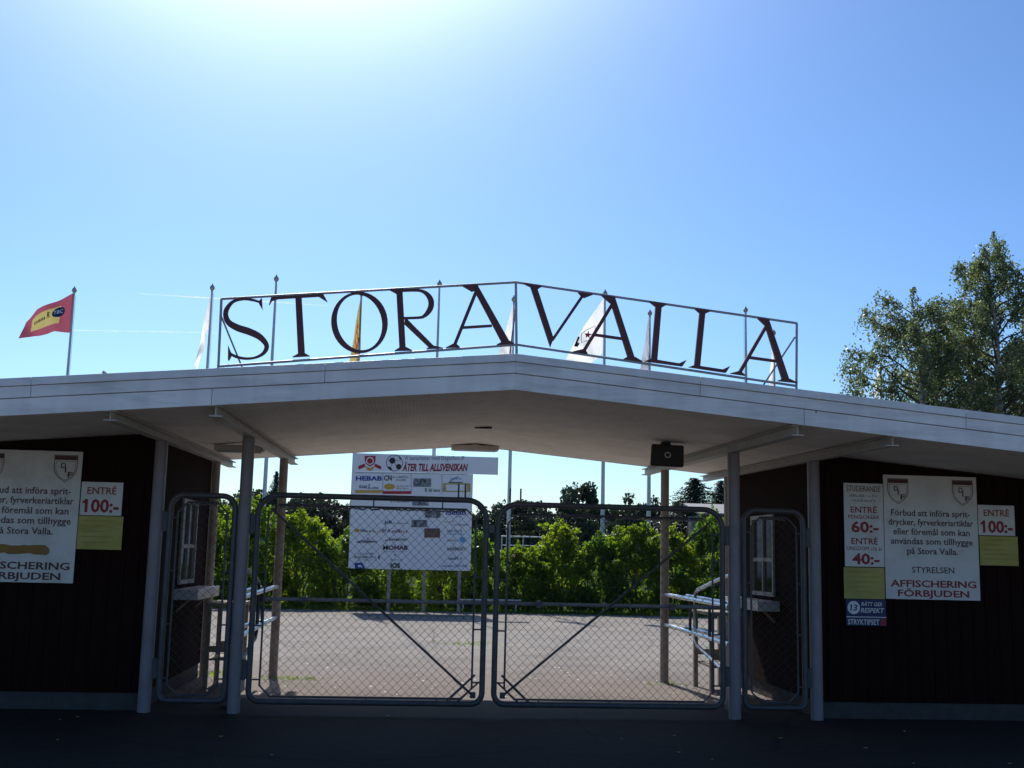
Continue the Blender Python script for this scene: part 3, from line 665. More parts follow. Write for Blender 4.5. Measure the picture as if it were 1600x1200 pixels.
letter(Z2, polys=[[(566,176),(605,174),(626,536),(583,538)], [(416,180),(742,160),(746,172),(430,191)], [(402,228),(415,182),(456,189),(420,200)], [(768,209),(712,174),(742,161)], [(548,552),(584,532),(628,530),(657,546)]])
def ell(cx, cy, rx, ry, rot, n=44):
    r = radians(rot); return [(cx+rx*cos(a)*cos(r)-ry*sin(a)*sin(r), cy+rx*cos(a)*sin(r)+ry*sin(a)*cos(r)) for a in [2*pi*k/n for k in range(n)]]
letter(Z2, rings=[(ell(967, 336, 177, 191, -6), ell(967, 335, 139, 177, -14))])
letter(Z6, ribs=[[(690,196,24),(860,190,26),(950,198,32),(1020,240,52),(1064,310,70),(1068,385,72),(1036,455,62),(985,508,40),(925,530,28),(725,538,26)]],
       polys=[[(632,185),(712,182),(752,915),(672,918)], [(538,180),(720,172),(716,212),(636,232)], [(735,612),(738,546),(768,550),(1118,902),(1045,906)], [(1010,922),(1062,888),(1104,884),(1220,912)], [(612,946),(672,908),(756,902),(830,940)]])
letter(Z3, polys=[[(146,104),(184,102),(388,462),(338,468)], [(168,134),(186,146),(50,482),(28,482)], [(90,361),(272,350),(275,363),(88,375)], [(-15,494),(30,470),(52,470),(74,490)], [(304,474),(340,456),(384,452),(414,466)], [(88,106),(184,101),(178,132),(150,142)]])
letter(Z3, polys=[[(508,97),(552,105),(660,436),(638,492)], [(836,160),(854,166),(660,450),(640,448)], [(460,88),(588,110),(552,132),(510,112)], [(812,148),(908,160),(852,182),(832,170)]])
letter(Z3, polys=[[(1004,176),(1043,180),(1167,560),(1124,562)], [(1020,212),(1036,226),(857,520),(836,514)], [(905,404),(1088,430),(1091,445),(899,418)], [(958,166),(1043,178),(1040,206),(1015,216)], [(773,520),(840,504),(860,512),(872,530)], [(1098,562),(1128,548),(1166,552),(1214,580)]])
letter(Z3, polys=[[(1297,222),(1335,228),(1306,584),(1268,578)], [(1253,204),(1372,221),(1336,242),(1297,238)], [(1228,578),(1268,564),(1308,570),(1442,592),(1490,570),(1464,610)]])
letter(Z4, polys=[[(372,262),(408,266),(374,618),(337,614)], [(338,248),(444,264),(408,280),(371,277)], [(303,615),(340,602),(378,609),(515,630),(562,608),(536,650)]])
letter(Z4, polys=[[(768,316),(805,320),(932,694),(888,696)], [(782,350),(798,362),(630,656),(609,650)], [(684,547),(855,571),(858,586),(681,562)], [(733,307),(805,318),(803,345),(779,352)], [(562,654),(612,641),(632,646),(658,668)], [(858,700),(890,686),(931,689),(984,714)]])

# ------------------------------------------------------------------ boards on the booth fronts
def crest(sh, u0, u1, v0, v1):
    P = lambda a, b_: (u0+(u1-u0)*a, v0+(v1-v0)*b_)
    sh.begin('crest')
    out = [P(0, 0), P(1, 0), P(1, 0.50), P(0.93, 0.68), P(0.78, 0.84), P(0.5, 1.0), P(0.22, 0.84), P(0.07, 0.68), P(0, 0.50), P(0, 0)]
    sh.line(out, 0.006, 'txt', 0.0035)
    sh.poly([P(0.02, 0.02), P(0.98, 0.02), P(0.98, 0.18), P(0.02, 0.18)], 'txt', 0.003)
    inn = [(0.5+(a-0.5)*0.84, 0.23+(b_-0.0)*0.70) for a, b_ in ((0,0),(1,0),(1,0.42),(0.92,0.62),(0.78,0.82),(0.5,1),(0.22,0.82),(0.08,0.62),(0,0.42),(0,0))]
    sh.line([P(*q) for q in inn], 0.003, 'txt', 0.003)
    H = v1-v0
    for ch, a, b_ in (('D', 0.30, 0.48), ('I', 0.48, 0.64), ('F', 0.62, 0.82)):
        w_ = 0.22 if ch != 'I' else 0.06
        sh.text(ch, u0+(u1-u0)*a, u0+(u1-u0)*(a+w_), v0+H*b_, H*0.19, 'txt', 0.02, lift=0.0045)
    sh.end()
def ban_board(x0, x1, z0, z1, y, label, painted):
    t, sh = wall_board('notice_board', label, 'notice board', x0, x1, z0, z1, y, 'board', 'prohibition notices on the booths')
    crest(sh, 0.045, 0.262, 0.03, 0.235); crest(sh, 0.738, 0.955, 0.03, 0.235)
    for st, a, c, base in (('Förbud att införa sprit-', .075, .916, .330), ('drycker, fyrverkeriartiklar', .044, .950, .405), ('eller föremål som kan', .092, .909, .482), ('användas som tillhygge', .063, .937, .558), ('på Stora Valla.', .235, .776, .637)):
        sh.text(st, a, c, base, 0.050, 'txt', 0.012)
    if not painted: sh.text('STYRELSEN', .28, .73, .787, .047, 'txt', 0.008)
    sh.text('AFFISCHERING', .05, .959, .900, .052, 'txtred' if not painted else 'txt', 0.022); sh.text('FÖRBJUDEN', .125, .88, .976, .050, 'txtred' if not painted else 'txt', 0.022)
    if painted:
        r = random.Random(4); top = [(0.16+0.56*k/14, 0.722+r.uniform(-0.006, 0.006)) for k in range(15)]; bot = [(0.74-0.56*k/14, 0.785+r.uniform(-0.008, 0.008)) for k in range(15)]
        sh.poly(top+[(0.755, 0.745), (0.76, 0.77)]+bot+[(0.14, 0.75)], 'brownpaint', 0.006)
    sh.finish(t, {'brownpaint': 'paint_streak'})
YBD = 0.066
ban_board(-5.225, -4.185, 1.225, 2.54, YBD, 'large white prohibition notice on the left booth with brown paint streak', True)
ban_board(4.19, 5.23, 1.24, 2.555, YBD, 'large white prohibition notice on the right booth reading STYRELSEN', False)
def price(x0, x1, z0, z1, label):
    t, sh = wall_board('price_sign', label, 'price sign', x0, x1, z0, z1, YBD+0.004, 'board', 'hundred kronor entrance price signs')
    sh.text('ENTRÉ', .15, .85, .36, .20, 'txtred', 0.012); sh.begin('lettering'); sh.text('100:-', .115, .93, .90, .37, 'txtred', 0.028); sh.poly([(.115, .535), (.165, .535), (.165, .60), (.115, .635), (.055, .655), (.055, .60)], 'txtred', 0.0042); sh.end(); sh.finish(t, {})
price(-4.175, -3.765, 1.905, 2.24, 'small white ENTRÉ 100 price sign on the left booth')
price(5.24, 5.65, 1.935, 2.26, 'small white ENTRÉ 100 price sign on the right booth')
def yellow(x0, x1, z0, z1, label):
    t, sh = wall_board('yellow_notice', label, 'notice', x0, x1, z0, z1, YBD+0.004, 'yellow', 'yellow notices on the booths', 0.006)
    r = random.Random(int(x0*100)); 
    for k in range(5):
        v = 0.16+0.16*k; sh.scribble(.10, r.uniform(.62, .9), v, .05, 'faint', k+int(x0*10), lift=0.0025)
    sh.finish(t, {})
    return t
yellow(-4.18, -3.74, 1.565, 1.898, 'yellow paper notice under the price sign on the left booth')
yellow(5.245, 5.675, 1.615, 1.928, 'yellow paper notice under the ENTRÉ 100 sign on the right booth')
yellow(3.735, 4.18, 1.235, 1.562, 'yellow paper notice under the student price board')
t, sh = wall_board('price_board', 'tall white price board headed STUDERANDE with prices 60 and 40', 'price board', 3.752, 4.185, 1.57, 2.455, YBD+0.004, 'board')
sh.text('STUDERANDE', .07, .93, .10, .070, 'txtblack', 0.0); sh.scribble(.14, .87, .165, .030, 'txtgrey', 1); sh.scribble(.20, .80, .222, .030, 'txtgrey', 2)
sh.text('ENTRÉ', .165, .835, .355, .070, 'txtred', 0.012); sh.text('PENSIONÄR', .10, .90, .430, .046, 'txtred', 0.0); sh.text('60:-', .17, .87, .588, .122, 'txtred', 0.028)
sh.text('ENTRÉ', .17, .84, .732, .070, 'txtred', 0.012); sh.text('UNGDOM -16 år', .05, .95, .806, .046, 'txtred', 0.0); sh.text('40:-', .18, .87, .968, .122, 'txtred', 0.028)
sh.finish(t, {})
t, sh = wall_board('pools_sign', 'small navy sign with white disc 13 and STRYKTIPSET band below the yellow notice', 'sign', 3.752, 4.188, 0.955, 1.230, YBD+0.004, 'navy')
sh.begin('number_disc'); sh.disc(.19, .32, .155, .25, 'white'); sh.text('13', .10, .28, .43, .22, 'navy', 0.02, 0.15, lift=0.004); sh.poly([(.125, .215), (.155, .205), (.145, .25), (.095, .28), (.10, .25)], 'navy', 0.005); sh.end()
sh.text('RÄTT GER', .38, .90, .25, .14, 'white', 0.01, 0.25); sh.text('RESPEKT', .36, .95, .50, .17, 'white', 0.015, 0.25)
sh.rect(0.0, .655, 1.0, .685, 'white'); sh.text('STRYKTIPSET', .04, .82, .95, .19, 'white', 0.015); sh.poly([(.86, .74), (.99, .70), (.99, .97), (.86, .97)], 'red')
sh.finish(t, {'white': 'lettering', 'red': 'emblem', 'navy': 'lettering'})

# ------------------------------------------------------------------ fittings under the roof
def hang(name, label, cat): return thing(name, (0, 0, 2.8), label, cat)
c = on_y(1043, 711, 0.6); sp = thing('loudspeaker', (c[0], 0.7, c[2]), 'black box loudspeaker hung under the roof near the right inner post', 'loudspeaker')
w2, h2 = 0.19, 0.125; b = MB()
b.hexa([(c[0]-w2*1.04, 0.6, c[2]-h2), (c[0]+w2*1.0, 0.6, c[2]-h2-0.01), (c[0]+w2*0.7, 0.82, c[2]-h2*0.8), (c[0]-w2*0.7, 0.82, c[2]-h2*0.8)],
       [(c[0]-w2*0.95, 0.6, c[2]+h2), (c[0]+w2*1.02, 0.6, c[2]+h2-0.01), (c[0]+w2*0.7, 0.82, c[2]+h2*0.7), (c[0]-w2*0.7, 0.82, c[2]+h2*0.7)])
b.build('cabinet', 'black', sp, bevel=0.02)
b = MB(); b.tube([(c[0]+0.03*cos(2*pi*k/16), 0.588, c[2]+0.028*sin(2*pi*k/16)) for k in range(16)], 0.006, 6, closed=True); b.build('badge_ring', 'white', sp, smooth=True)
b = MB(); b.box(c[0]-0.05, c[0]+0.05, 0.66, 0.74, c[2]+h2*0.7, soff(c[0]+0.05, 0.66)-0.001); b.build('mount', 'black', sp)
yl = 1.7; lx0, lx1 = on_y(335, 690, yl)[0], -2.60
zl = soff(lx0, yl)
lt = thing('strip_light', ((lx0+lx1)/2, yl, zl), 'grey fluorescent strip light under the roof beside the left inner post', 'lamp')
b = MB(); b.box(lx0, lx1, yl, yl+0.14, zl-0.075, zl-0.004); b.build('housing', 'lamp', lt, bevel=0.006)
b = MB(); b.box(lx0+0.03, lx1-0.03, yl+0.015, yl+0.125, zl-0.092, zl-0.077); b.build('diffuser', 'glassy', lt)
bx = thing('ceiling_box', (0, 4.1, 3.05), 'flat grey lamp box at the back edge of the roof under its ridge', 'lamp')
q0, q1 = on_y(705, 697, 4.1), on_y(777, 706, 4.1)
b = MB(); b.box(q0[0], q1[0], 3.8, 4.1, q1[2]-0.002, soff(q1[0], 3.8)-0.001); b.build('housing', 'lamp', bx, bevel=0.004)
b = MB(); b.box(q0[0]+0.03, q1[0]-0.03, 3.83, 4.07, q1[2]-0.010, q1[2]-0.003); b.build('diffuser', 'glassy', bx)
d = on_z(755, 668, 3.07); vt = thing('ceiling_vent', (d[0], d[1], soff(d[0], d[1])), 'narrow dark vent slot in the ceiling under the ridge', 'vent')
b = MB(); b.box(d[0]-0.10, d[0]+0.10, d[1]-0.03, d[1]+0.03, soff(0.1, d[1])-0.016, soff(0.1, d[1])+0.004); b.build('grille', 'black', vt)

# ------------------------------------------------------------------ sponsor board in the courtyard
YP = 20.4
spb = thing('sponsor_board', (-1, YP, 0), 'white board of sponsor logos on posts in front of the hedge, headed ÅTER TILL ALLSVENSKAN', 'sign board')
A0 = on_y(552, 709, YP); A1 = on_y(735, 892, YP); E1 = on_y(778, 742, YP)
X0, X1, ZT, ZB = A0[0], A1[0], A0[2]+0.02, A1[2]
b = MB(); b.box(X0, X1, YP, YP+0.03, ZB, E1[2]-0.004); b.build('panel', 'sponsorboard', spb)
b = MB(); b.box(X0, E1[0], YP-0.01, YP+0.03, E1[2], ZT); b.build('header_panel', 'sponsorboard', spb)
for px in (608, 663, 718):
    xx = on_y(px, 900, YP)[0]; b = MB(); b.box(xx-0.045, xx+0.045, YP+0.032, YP+0.10, 0, ZT-0.1); b.build('post', 'backpost', spb)
class PxSheet(Sheet):
    """content placed by the photograph's pixel position on the board"""
    def __init__(s, y): s.y = y; s.g = {}; s.x0, s.x1, s.z0, s.z1 = 0, 1, 0, 1; p, q = on_y(600, 800, y), on_y(700, 800, y); s.k = (q[0]-p[0])/100
    def P(s, u, v, lift=0.003): p = on_y(u, v, s.y); return (p[0], s.y-lift-0.012, p[2])
    def line(s, pts, wid, m, lift=0.002):
        for (a, b_), (c_, d_) in zip(pts[:-1], pts[1:]):
            L = math.hypot(c_-a, d_-b_) or 1e-6; nx, ny = -(d_-b_)/L*wid/2, (c_-a)/L*wid/2
            s.poly([(a+nx, b_+ny), (c_+nx, d_+ny), (c_-nx, d_-ny), (a-nx, b_-ny)], m, lift)
ps = PxSheet(YP)
Q = lambda x, y: (540+x/11.43, 690+y/11.43)          # from the enlarged left half
Q2 = lambda x, y: (660+x/11.43, 690+y/11.43)         # right half
Q3 = lambda x, y: (540+x/8, 760+y/8)                 # lower part
def tq(f, st, x0, x1, base, cap, m, bold=0.0, shear=0.0):
    a, b_ = f(x0, base), f(x1, base); s_ = f(0, 0)[1]-f(0, cap)[1]
    own = ps.held is None
    if own: ps.begin('lettering')
    V, Fc = text_geo(st, bold, shear); ps.mb(m).add([ps.P(a[0]+(b_[0]-a[0])*x, a[1]+s_*y/CAPH, 0.003) for x, y in V], Fc)
    if own: ps.end()
def sq(f, x0, x1, base, cap, m, seed): a, b_ = f(x0, base), f(x1, base); ps.scribble(a[0], b_[0], a[1], f(0, cap)[1]-f(0, 0)[1], m, seed)
def rq(f, x0, y0, x1, y1, m, lift=0.002): a, b_ = f(x0, y0), f(x1, y1); ps.rect(a[0], a[1], b_[0], b_[1], m, lift)
def pq(f, pts, m, lift=0.002): ps.poly([f(*p) for p in pts], m, lift)
def dq(f, x, y, rx, ry, m, lift=0.002): a = f(x, y); k = f(1, 0)[0]-f(0, 0)[0]; ps.disc(a[0], a[1], rx*k, ry*k, m, lift)
# crest with ring, ribbon and laurel
ps.begin('crest')
pq(Q, [(340, 255), (535, 255), (535, 345), (500, 410), (435, 445), (372, 410), (345, 345)], 'red', 0.003)
pq(Q, [(345, 390), (225, 440), (235, 500), (350, 450)], 'red', 0.0025); pq(Q, [(520, 390), (640, 445), (632, 500), (515, 450)], 'red', 0.0025)
pq(Q, [(350, 440), (435, 470), (520, 440), (490, 500), (435, 528), (380, 500)], 'gold', 0.002)
dq(Q, 435, 345, 70, 70, 'white', 0.0045); dq(Q, 435, 345, 50, 50, 'red', 0.006)
ps.end()
# football
ps.begin('football')
dq(Q, 872, 382, 150, 150, 'txtgrey', 0.002); dq(Q, 872, 382, 138, 138, 'white', 0.0035)
for bx_, by_, br in ((835, 340, 55), (948, 448, 48)): dq(Q, bx_, by_, br, br, 'txtblack', 0.005)
pq(Q, [(750, 445), (800, 450), (838, 500), (800, 512), (765, 485)], 'txtblack', 0.005); pq(Q, [(940, 260), (985, 300), (995, 335), (965, 310)], 'txtblack', 0.005)
for l in ([(890, 340), (950, 335), (985, 310)], [(880, 370), (900, 440)], [(835, 395), (810, 450)], [(780, 330), (755, 345)], [(855, 285), (900, 250)]): ps.line([Q(*p) for p in l], 0.7, 'txtgrey', 0.005)
ps.end()
tq(Q, 'Vi samarbetar med Degerfors IF', 1050, 2120, 330, 72, 'txtgrey', 0.0)
tq(Q, 'ÅTER TILL ALLSVENSKAN', 1015, 2185, 523, 122, 'txtred', 0.035, 0.28)
tq(Q, 'HEBAB', 185, 650, 695, 75, 'txtblue', 0.03); tq(Q, 'CN', 685, 825, 695, 88, 'txt', 0.03)
sq(Q, 845, 1155, 650, 42, 'txt', 5); sq(Q, 900, 1100, 698, 32, 'txt', 6); sq(Q, 245, 440, 830, 70, 'navy', 7); sq(Q, 345, 590, 842, 42, 'navy', 8)
rq(Q, 172, 868, 665, 915, 'gold'); rq(Q, 668, 885, 1165, 935, 'red'); dq(Q, 782, 805, 96, 52, 'gold'); sq(Q, 915, 1150, 808, 30, 'txtgrey', 9); sq(Q, 915, 1120, 852, 30, 'txtgrey', 10)
rq(Q, 1210, 660, 1525, 808, 'photo'); sq(Q, 1420, 1700, 895, 60, 'txtblack', 11)
ps.begin('logo'); ps.line([Q2(490, 720), Q2(560, 660), Q2(640, 630)], 0.9, 'navy', 0.003); rq(Q2, 470, 722, 715, 738, 'txt'); sq(Q2, 500, 740, 680, 40, 'lightblue', 12); ps.end(); ps.begin('yellow_border')
for e in ((365, 745, 855, 768), (365, 880, 855, 900), (365, 768, 420, 880), (800, 768, 855, 880)): rq(Q2, *e, 'yellow')
ps.end(); ps.begin('grid_lines')
ps.line([Q(175, 555), Q(2180, 585)], 0.6, 'txtgrey'); ps.line([Q(665, 560), Q(665, 935)], 0.5, 'txtgrey'); ps.line([Q(1172, 580), Q(1172, 935)], 0.5, 'txtgrey'); ps.line([Q(1720, 590), Q(1720, 935)], 0.5, 'txtgrey')
# lower rows
ps.end()
sq(Q3, 560, 790, 200, 22, 'txtblack', 13); rq(Q3, 990, 300, 1185, 392, 'photo'); rq(Q3, 825, 420, 1020, 510, 'photo'); rq(Q3, 985, 525, 1180, 640, 'photored'); rq(Q3, 835, 180, 1035, 240, 'photo')
tq(Q3, 'clefab', 1250, 1505, 355, 52, 'txtblue', 0.02); sq(Q3, 1370, 1455, 388, 18, 'txtblue', 14)
tq(Q3, 'jcb', 485, 580, 465, 44, 'navy', 0.02); sq(Q3, 595, 780, 468, 20, 'txtgrey', 15); dq(Q3, 142, 552, 36, 20, 'gold'); sq(Q3, 190, 360, 572, 42, 'txtblack', 16); sq(Q3, 370, 440, 580, 34, 'gold', 17)
sq(Q3, 460, 570, 575, 44, 'txtblack', 18); sq(Q3, 585, 795, 578, 44, 'txtred', 19)
ps.begin('logo'); ps.line([Q3(140, 700), Q3(200, 680), Q3(390, 690)], 1.2, 'txtblack'); sq(Q3, 140, 395, 708, 26, 'txtblack', 20); ps.line([Q3(265, 650), Q3(285, 640), Q3(298, 660), Q3(280, 672), Q3(265, 650)], 0.6, 'txtblack'); ps.end()
tq(Q3, 'Interiör', 545, 775, 680, 38, 'txtblack', 0.01); pq(Q3, [(480, 680), (530, 655), (520, 680)], 'txtgrey'); tq(Q3, 'MOHAB', 468, 778, 792, 52, 'txt', 0.03); ps.line([Q3(470, 818), Q3(775, 818)], 0.4, 'txtgrey')
sq(Q3, 110, 400, 895, 30, 'txtblack', 21); sq(Q3, 160, 340, 850, 24, 'txtgrey', 22); sq(Q3, 160, 360, 925, 16, 'txtgrey', 30); pq(Q3, [(405, 870), (428, 865), (425, 920), (410, 900)], 'txtblack')
ps.begin('logo'); pq(Q3, [(110, 960), (200, 950), (250, 1030), (120, 1025)], 'txtblue', 0.002); pq(Q3, [(150, 985), (190, 980), (215, 1010), (160, 1010)], 'white', 0.004); ps.end()
tq(Q3, 'IOS', 562, 682, 1018, 56, 'txtblack', 0.04); sq(Q3, 550, 710, 925, 18, 'txtgrey', 23); pq(Q3, [(605, 850), (630, 850), (618, 880)], 'txtgrey')
sq(Q3, 1230, 1360, 455, 30, 'gold', 24); sq(Q3, 1320, 1530, 490, 28, 'txtgrey', 25); sq(Q3, 1270, 1450, 570, 34, 'txtgrey', 26); sq(Q3, 1280, 1470, 605, 30, 'lightblue', 27)
dq(Q3, 1462, 668, 36, 36, 'lightblue'); sq(Q3, 1270, 1400, 685, 26, 'txtgrey', 28); sq(Q3, 1270, 1490, 800, 44, 'txtgrey', 29); sq(Q3, 1290, 1470, 915, 36, 'navy', 31); sq(Q3, 1205, 1520, 1005, 30, 'txtblue', 32)
ps.finish(spb, {'photo': 'picture', 'photored': 'picture', 'gold': 'gold_print', 'yellow': 'yellow_print', 'red': 'red_print', 'white': 'white_print', 'lightblue': 'light_blue_print'})

# ------------------------------------------------------------------ low rail and white railing
lk0, lk1 = on_y(412, 935.5, 0.16), on_y(1133, 949.5, 0.16)
lk = thing('locking_bar', (0, 0.16, lk0[2]), 'long horizontal grey bar across the back of both main gate leaves', 'bar')
b = MB(); b.tube([lk0, lk1], 0.019, 10); b.build('bar', 'lockgrey', lk, smooth=True)
for xx in (-1.9, 0.5, 1.9):
    f = (xx-lk0[0])/(lk1[0]-lk0[0]); zz = lk0[2]+f*(lk1[2]-lk0[2]); b = MB(); b.box(xx-0.02, xx+0.02, 0.05, 0.142, zz-0.035, zz+0.035); b.build('clamp', 'galv', lk)
r0, r1 = on_y(716, 937, 20.9), on_y(814, 938, 20.9)
lr = thing('low_rail', (r0[0], 20.9, 0), 'short low white rail at the foot of the hedge behind the gate gap', 'rail')
b = MB(); b.tube([r0, r1], 0.02, 8); b.build('rail', 'pole', lr, smooth=True)
for f in (0.08, 0.92):
    b = MB(); xx = r0[0]+f*(r1[0]-r0[0]); b.tube([(xx, 20.9, 0), (xx, 20.9, r0[2]-0.005)], 0.018, 8); b.build('post', 'pole', lr, smooth=True)
wr = thing('white_railing', (4, 34, 0), 'thin white railing glimpsed above the hedge right of the gate gap', 'railing')
pA, pB = on_y(783, 838, 34), on_y(852, 839.5, 34)
b = MB(); b.tube([pA, pB], 0.03, 8); b.build('rail', 'pole', wr); b = MB(); b.tube([(pA[0], 34, pA[2]-0.35), (pB[0], 34, pB[2]-0.35)], 0.02, 6); b.build('rail', 'pole', wr)
for k in range(3):
    xx = pA[0]+(pB[0]-pA[0])*(0.02+0.48*k); b = MB(); b.tube([(xx, 34, 0), (xx, 34, pA[2]-0.02)], 0.028, 6); b.build('post', 'pole', wr)

# ------------------------------------------------------------------ flagpoles and flags
def pole_at(px, py, H=10.0):
    lo, hi = 15.0, 60.0
    for _ in range(50):
        m = (lo+hi)/2
        if on_y(px, py, m)[2] < H: lo = m
        else: hi = m
    p = on_y(px, py, lo); return p[0], lo
pole_proto = None
POLES = {}
def flagpole(key, px, py, label, bulb=True, H=10.0):
    global pole_proto
    x, y = pole_at(px, py, H)
    POLES[key] = (x, y)
    if pole_proto is None:
        t = thing('flagpole', (0, 0, 0), label, 'flagpole', 'white flagpoles behind the entrance')
        b = MB(); b.tube([(0, 0, 0), (0, 0, 1.2), (0, 0, 5), (0, 0, 9.82)], [0.075, 0.072, 0.055, 0.030], 14); b.build('pole', 'pole', t, smooth=True)
        b = MB(); b.lathe([(0.0, -0.19), (0.035, -0.18), (0.035, -0.14), (0.06, -0.12), (0.085, -0.06), (0.06, 0.0), (0.03, 0.03), (0.012, 0.08), (0.0, 0.09)], (0, 0, 9.98), 12); b.build('finial', 'finial', t, smooth=True)
        b = MB(); b.tube([(0.09, 0.0, 1.1), (0.075, 0, 5), (0.055, 0, 9.75)], 0.006, 4); b.build('halyard', 'pole', t)
        b = MB(); b.box(0.07, 0.11, -0.03, 0.03, 1.05, 1.2); b.build('cleat', 'galv', t)
        pole_proto = t; t.location = (x, y, 0); return t
    return copy_tree(pole_proto, (x, y, 0), 0.3*len(POLES), (1, 1, H/10.0), label=label)
flagpole('red', 116.5, 450, 'flagpole at the far left flying the red and yellow flag')
flagpole('wl', 332, 446, 'flagpole left of the letter S carrying a limp white flag')
flagpole('bare1', 432, 432, 'bare flagpole standing behind the letter T')
flagpole('yel', 565, 455, 'flagpole behind the letter O carrying the yellow flag')
flagpole('bare2', 687, 440, 'bare flagpole standing just right of the letter R')
flagpole('w2', 803, 464, 'flagpole beside the ridge stay carrying a limp white flag')
flagpole('star', 945.5, 455, 'flagpole carrying the white flag with a red star')
flagpole('gre', 1015.5, 486, 'flagpole left of the first letter L carrying a pale grey flag')
flagpole('bare3', 1165, 481, 'bare flagpole standing behind the last letter A')
flagpole('w3', 1209, 517, 'flagpole near the right sign end with a furled white flag')
flagpole('bir', 1376, 573, 'flagpole half hidden by the left birch with a furled flag', H=8.2)

def flag(name, key, label, top, bot, mats, panel=None, nu=26, nv=14, amp=0.10, waves=3.0, deco=None, m='flag', phase=0.0):
    """cloth between a top hem and a bottom hem (points from the hoist outwards), with folds in depth"""
    Yp = POLES[key][1]
    def along(pts, t):
        P = np.array(pts, float); d = np.r_[0, np.cumsum(np.linalg.norm(np.diff(P, axis=0), axis=1))]; d /= d[-1]
        return np.array([np.interp(t, d, P[:, 0]), np.interp(t, d, P[:, 1])])
    def S(u, v, lift=0.0):
        q = along(top, u)*(1-v) + along(bot, u)*v
        dy = amp*sin(waves*2*pi*(u*0.8+0.25*v)+phase)*min(1, u*3) + 0.45*u*amp*4
        p = on_y(q[0], q[1], Yp - 0.06 + dy*0.0); return (p[0], Yp - 0.06 + dy - lift, p[2])
    t = thing(name, S(0, 0), label, 'flag', 'flags on the poles behind the entrance')
    V = [S(i/nu, j/nv) for i in range(nu+1) for j in range(nv+1)]
    Fq = [(i*(nv+1)+j, (i+1)*(nv+1)+j, (i+1)*(nv+1)+j+1, i*(nv+1)+j+1) for i in range(nu) for j in range(nv)]
    me = bpy.data.meshes.new('cloth'); me.from_pydata(V, [], Fq); me.materials.append(mats[0])
    for mm in mats[1:]: me.materials.append(mm)
    if panel:
        for p in me.polygons:
            k = p.index; u, v = (k//nv+0.5)/nu, (k % nv+0.5)/nv; p.material_index = panel(u, v)
    me.polygons.foreach_set('use_smooth', [True]*len(me.polygons))
    o = bpy.data.objects.new('cloth', me); C.objects.link(o); o.parent = t; o.matrix_parent_inverse = t.matrix_basis.inverted()
    def inv(x, y):
        g = [(u, v) for u in np.linspace(0, 1, 61) for v in np.linspace(0, 1, 41)]
        q = np.array([along(top, u)*(1-v)+along(bot, u)*v for u, v in g]); return g[int(np.argmin((q[:, 0]-x)**2+(q[:, 1]-y)**2))]
    if deco: deco(*((t, S, inv) if deco.__code__.co_argcount == 3 else (t, S)))
    return t
fw_ = cloth_mat('white_flag_cloth', (0.88, 0.88, 0.90)); fr_ = cloth_mat('red_flag_cloth', (0.36, 0.085, 0.13), 0.6); fy_ = cloth_mat('yellow_flag_cloth', (0.50, 0.41, 0.16), 0.6)
fg_ = cloth_mat('grey_flag_cloth', (0.42, 0.45, 0.52)); fo_ = cloth_mat('orange_flag_cloth', (0.55, 0.14, 0.05), 0.4)
def red_deco(t, S):
    b = MB(); n = 24; cu, cv, ru, rv = 0.255, 0.40, 0.115, 0.155
    b.add([S(cu, cv, 0.02)]+[S(cu+ru*cos(2*pi*k/n), cv+rv*sin(2*pi*k/n), 0.02) for k in range(n)], [(0, 1+k, 1+(k+1) % n) for k in range(n)]); b.build('emblem', 'navy', t)
    V, Fc = text_geo('TBC', 0.03); b = MB(); b.add([S(cu+0.085-0.17*x, cv+0.05-0.11*y/CAPH, 0.05) for x, y in V], Fc); b.build('lettering', 'white', t)
    V, Fc = text_geo('R', 0.02); b = MB(); b.add([S(0.46-0.06*x, 0.50-0.20*y/CAPH, 0.03) for x, y in V], Fc)
    r = random.Random(2); u = 0.50
    while u < 0.74:
        wv = r.uniform(0.012, 0.022); b.add([S(u, 0.42, 0.03), S(u+wv, 0.42, 0.03), S(u+wv, 0.52, 0.03), S(u, 0.52, 0.03)], [(0, 1, 2, 3)]); u += wv+0.012
    b.build('printed_word', 'txtblack', t)
flag('flag', 'red', 'red flag with yellow panel and dark disc at the far left',
     [(114.5, 458), (97, 465), (79, 473), (56, 483), (35, 500)], [(108.8, 520), (97, 519), (86, 518), (75, 521), (49, 523), (27, 528)], [fr_, fy_],
     panel=lambda u, v: 1 if (0.23 < u < 0.82 and 0.20 < v < 0.74) else 0, deco=red_deco, amp=0.13, waves=1.6, nu=40, nv=24)
flag('flag', 'wl', 'limp white flag left of the letter S', [(330.5, 450), (326, 470), (318, 505), (303, 572)], [(326, 512), (323, 518), (318, 545), (306, 576)], [fw_], amp=0.07, waves=2.2)
flag('flag', 'yel', 'limp yellow flag with red figure seen through the letter O', [(564.3, 462), (559, 485), (552, 530), (543, 582)], [(563.5, 545), (563, 556), (561, 570), (555, 592)], [fy_, fo_],
     panel=lambda u, v: 1 if (0.22 < u < 0.62 and 0.15 < v < 0.85 and (sin(u*41)+cos(v*17+u*9)) > -0.35) else 0, amp=0.06, waves=2.6, nu=40, nv=20)
flag('flag', 'w2', 'limp white flag beside the ridge of the sign', [(801.5, 474), (796, 495), (788, 525), (774, 565)], [(801.5, 552), (799, 560), (792, 566), (784, 575)], [fw_], amp=0.07, waves=2.4)
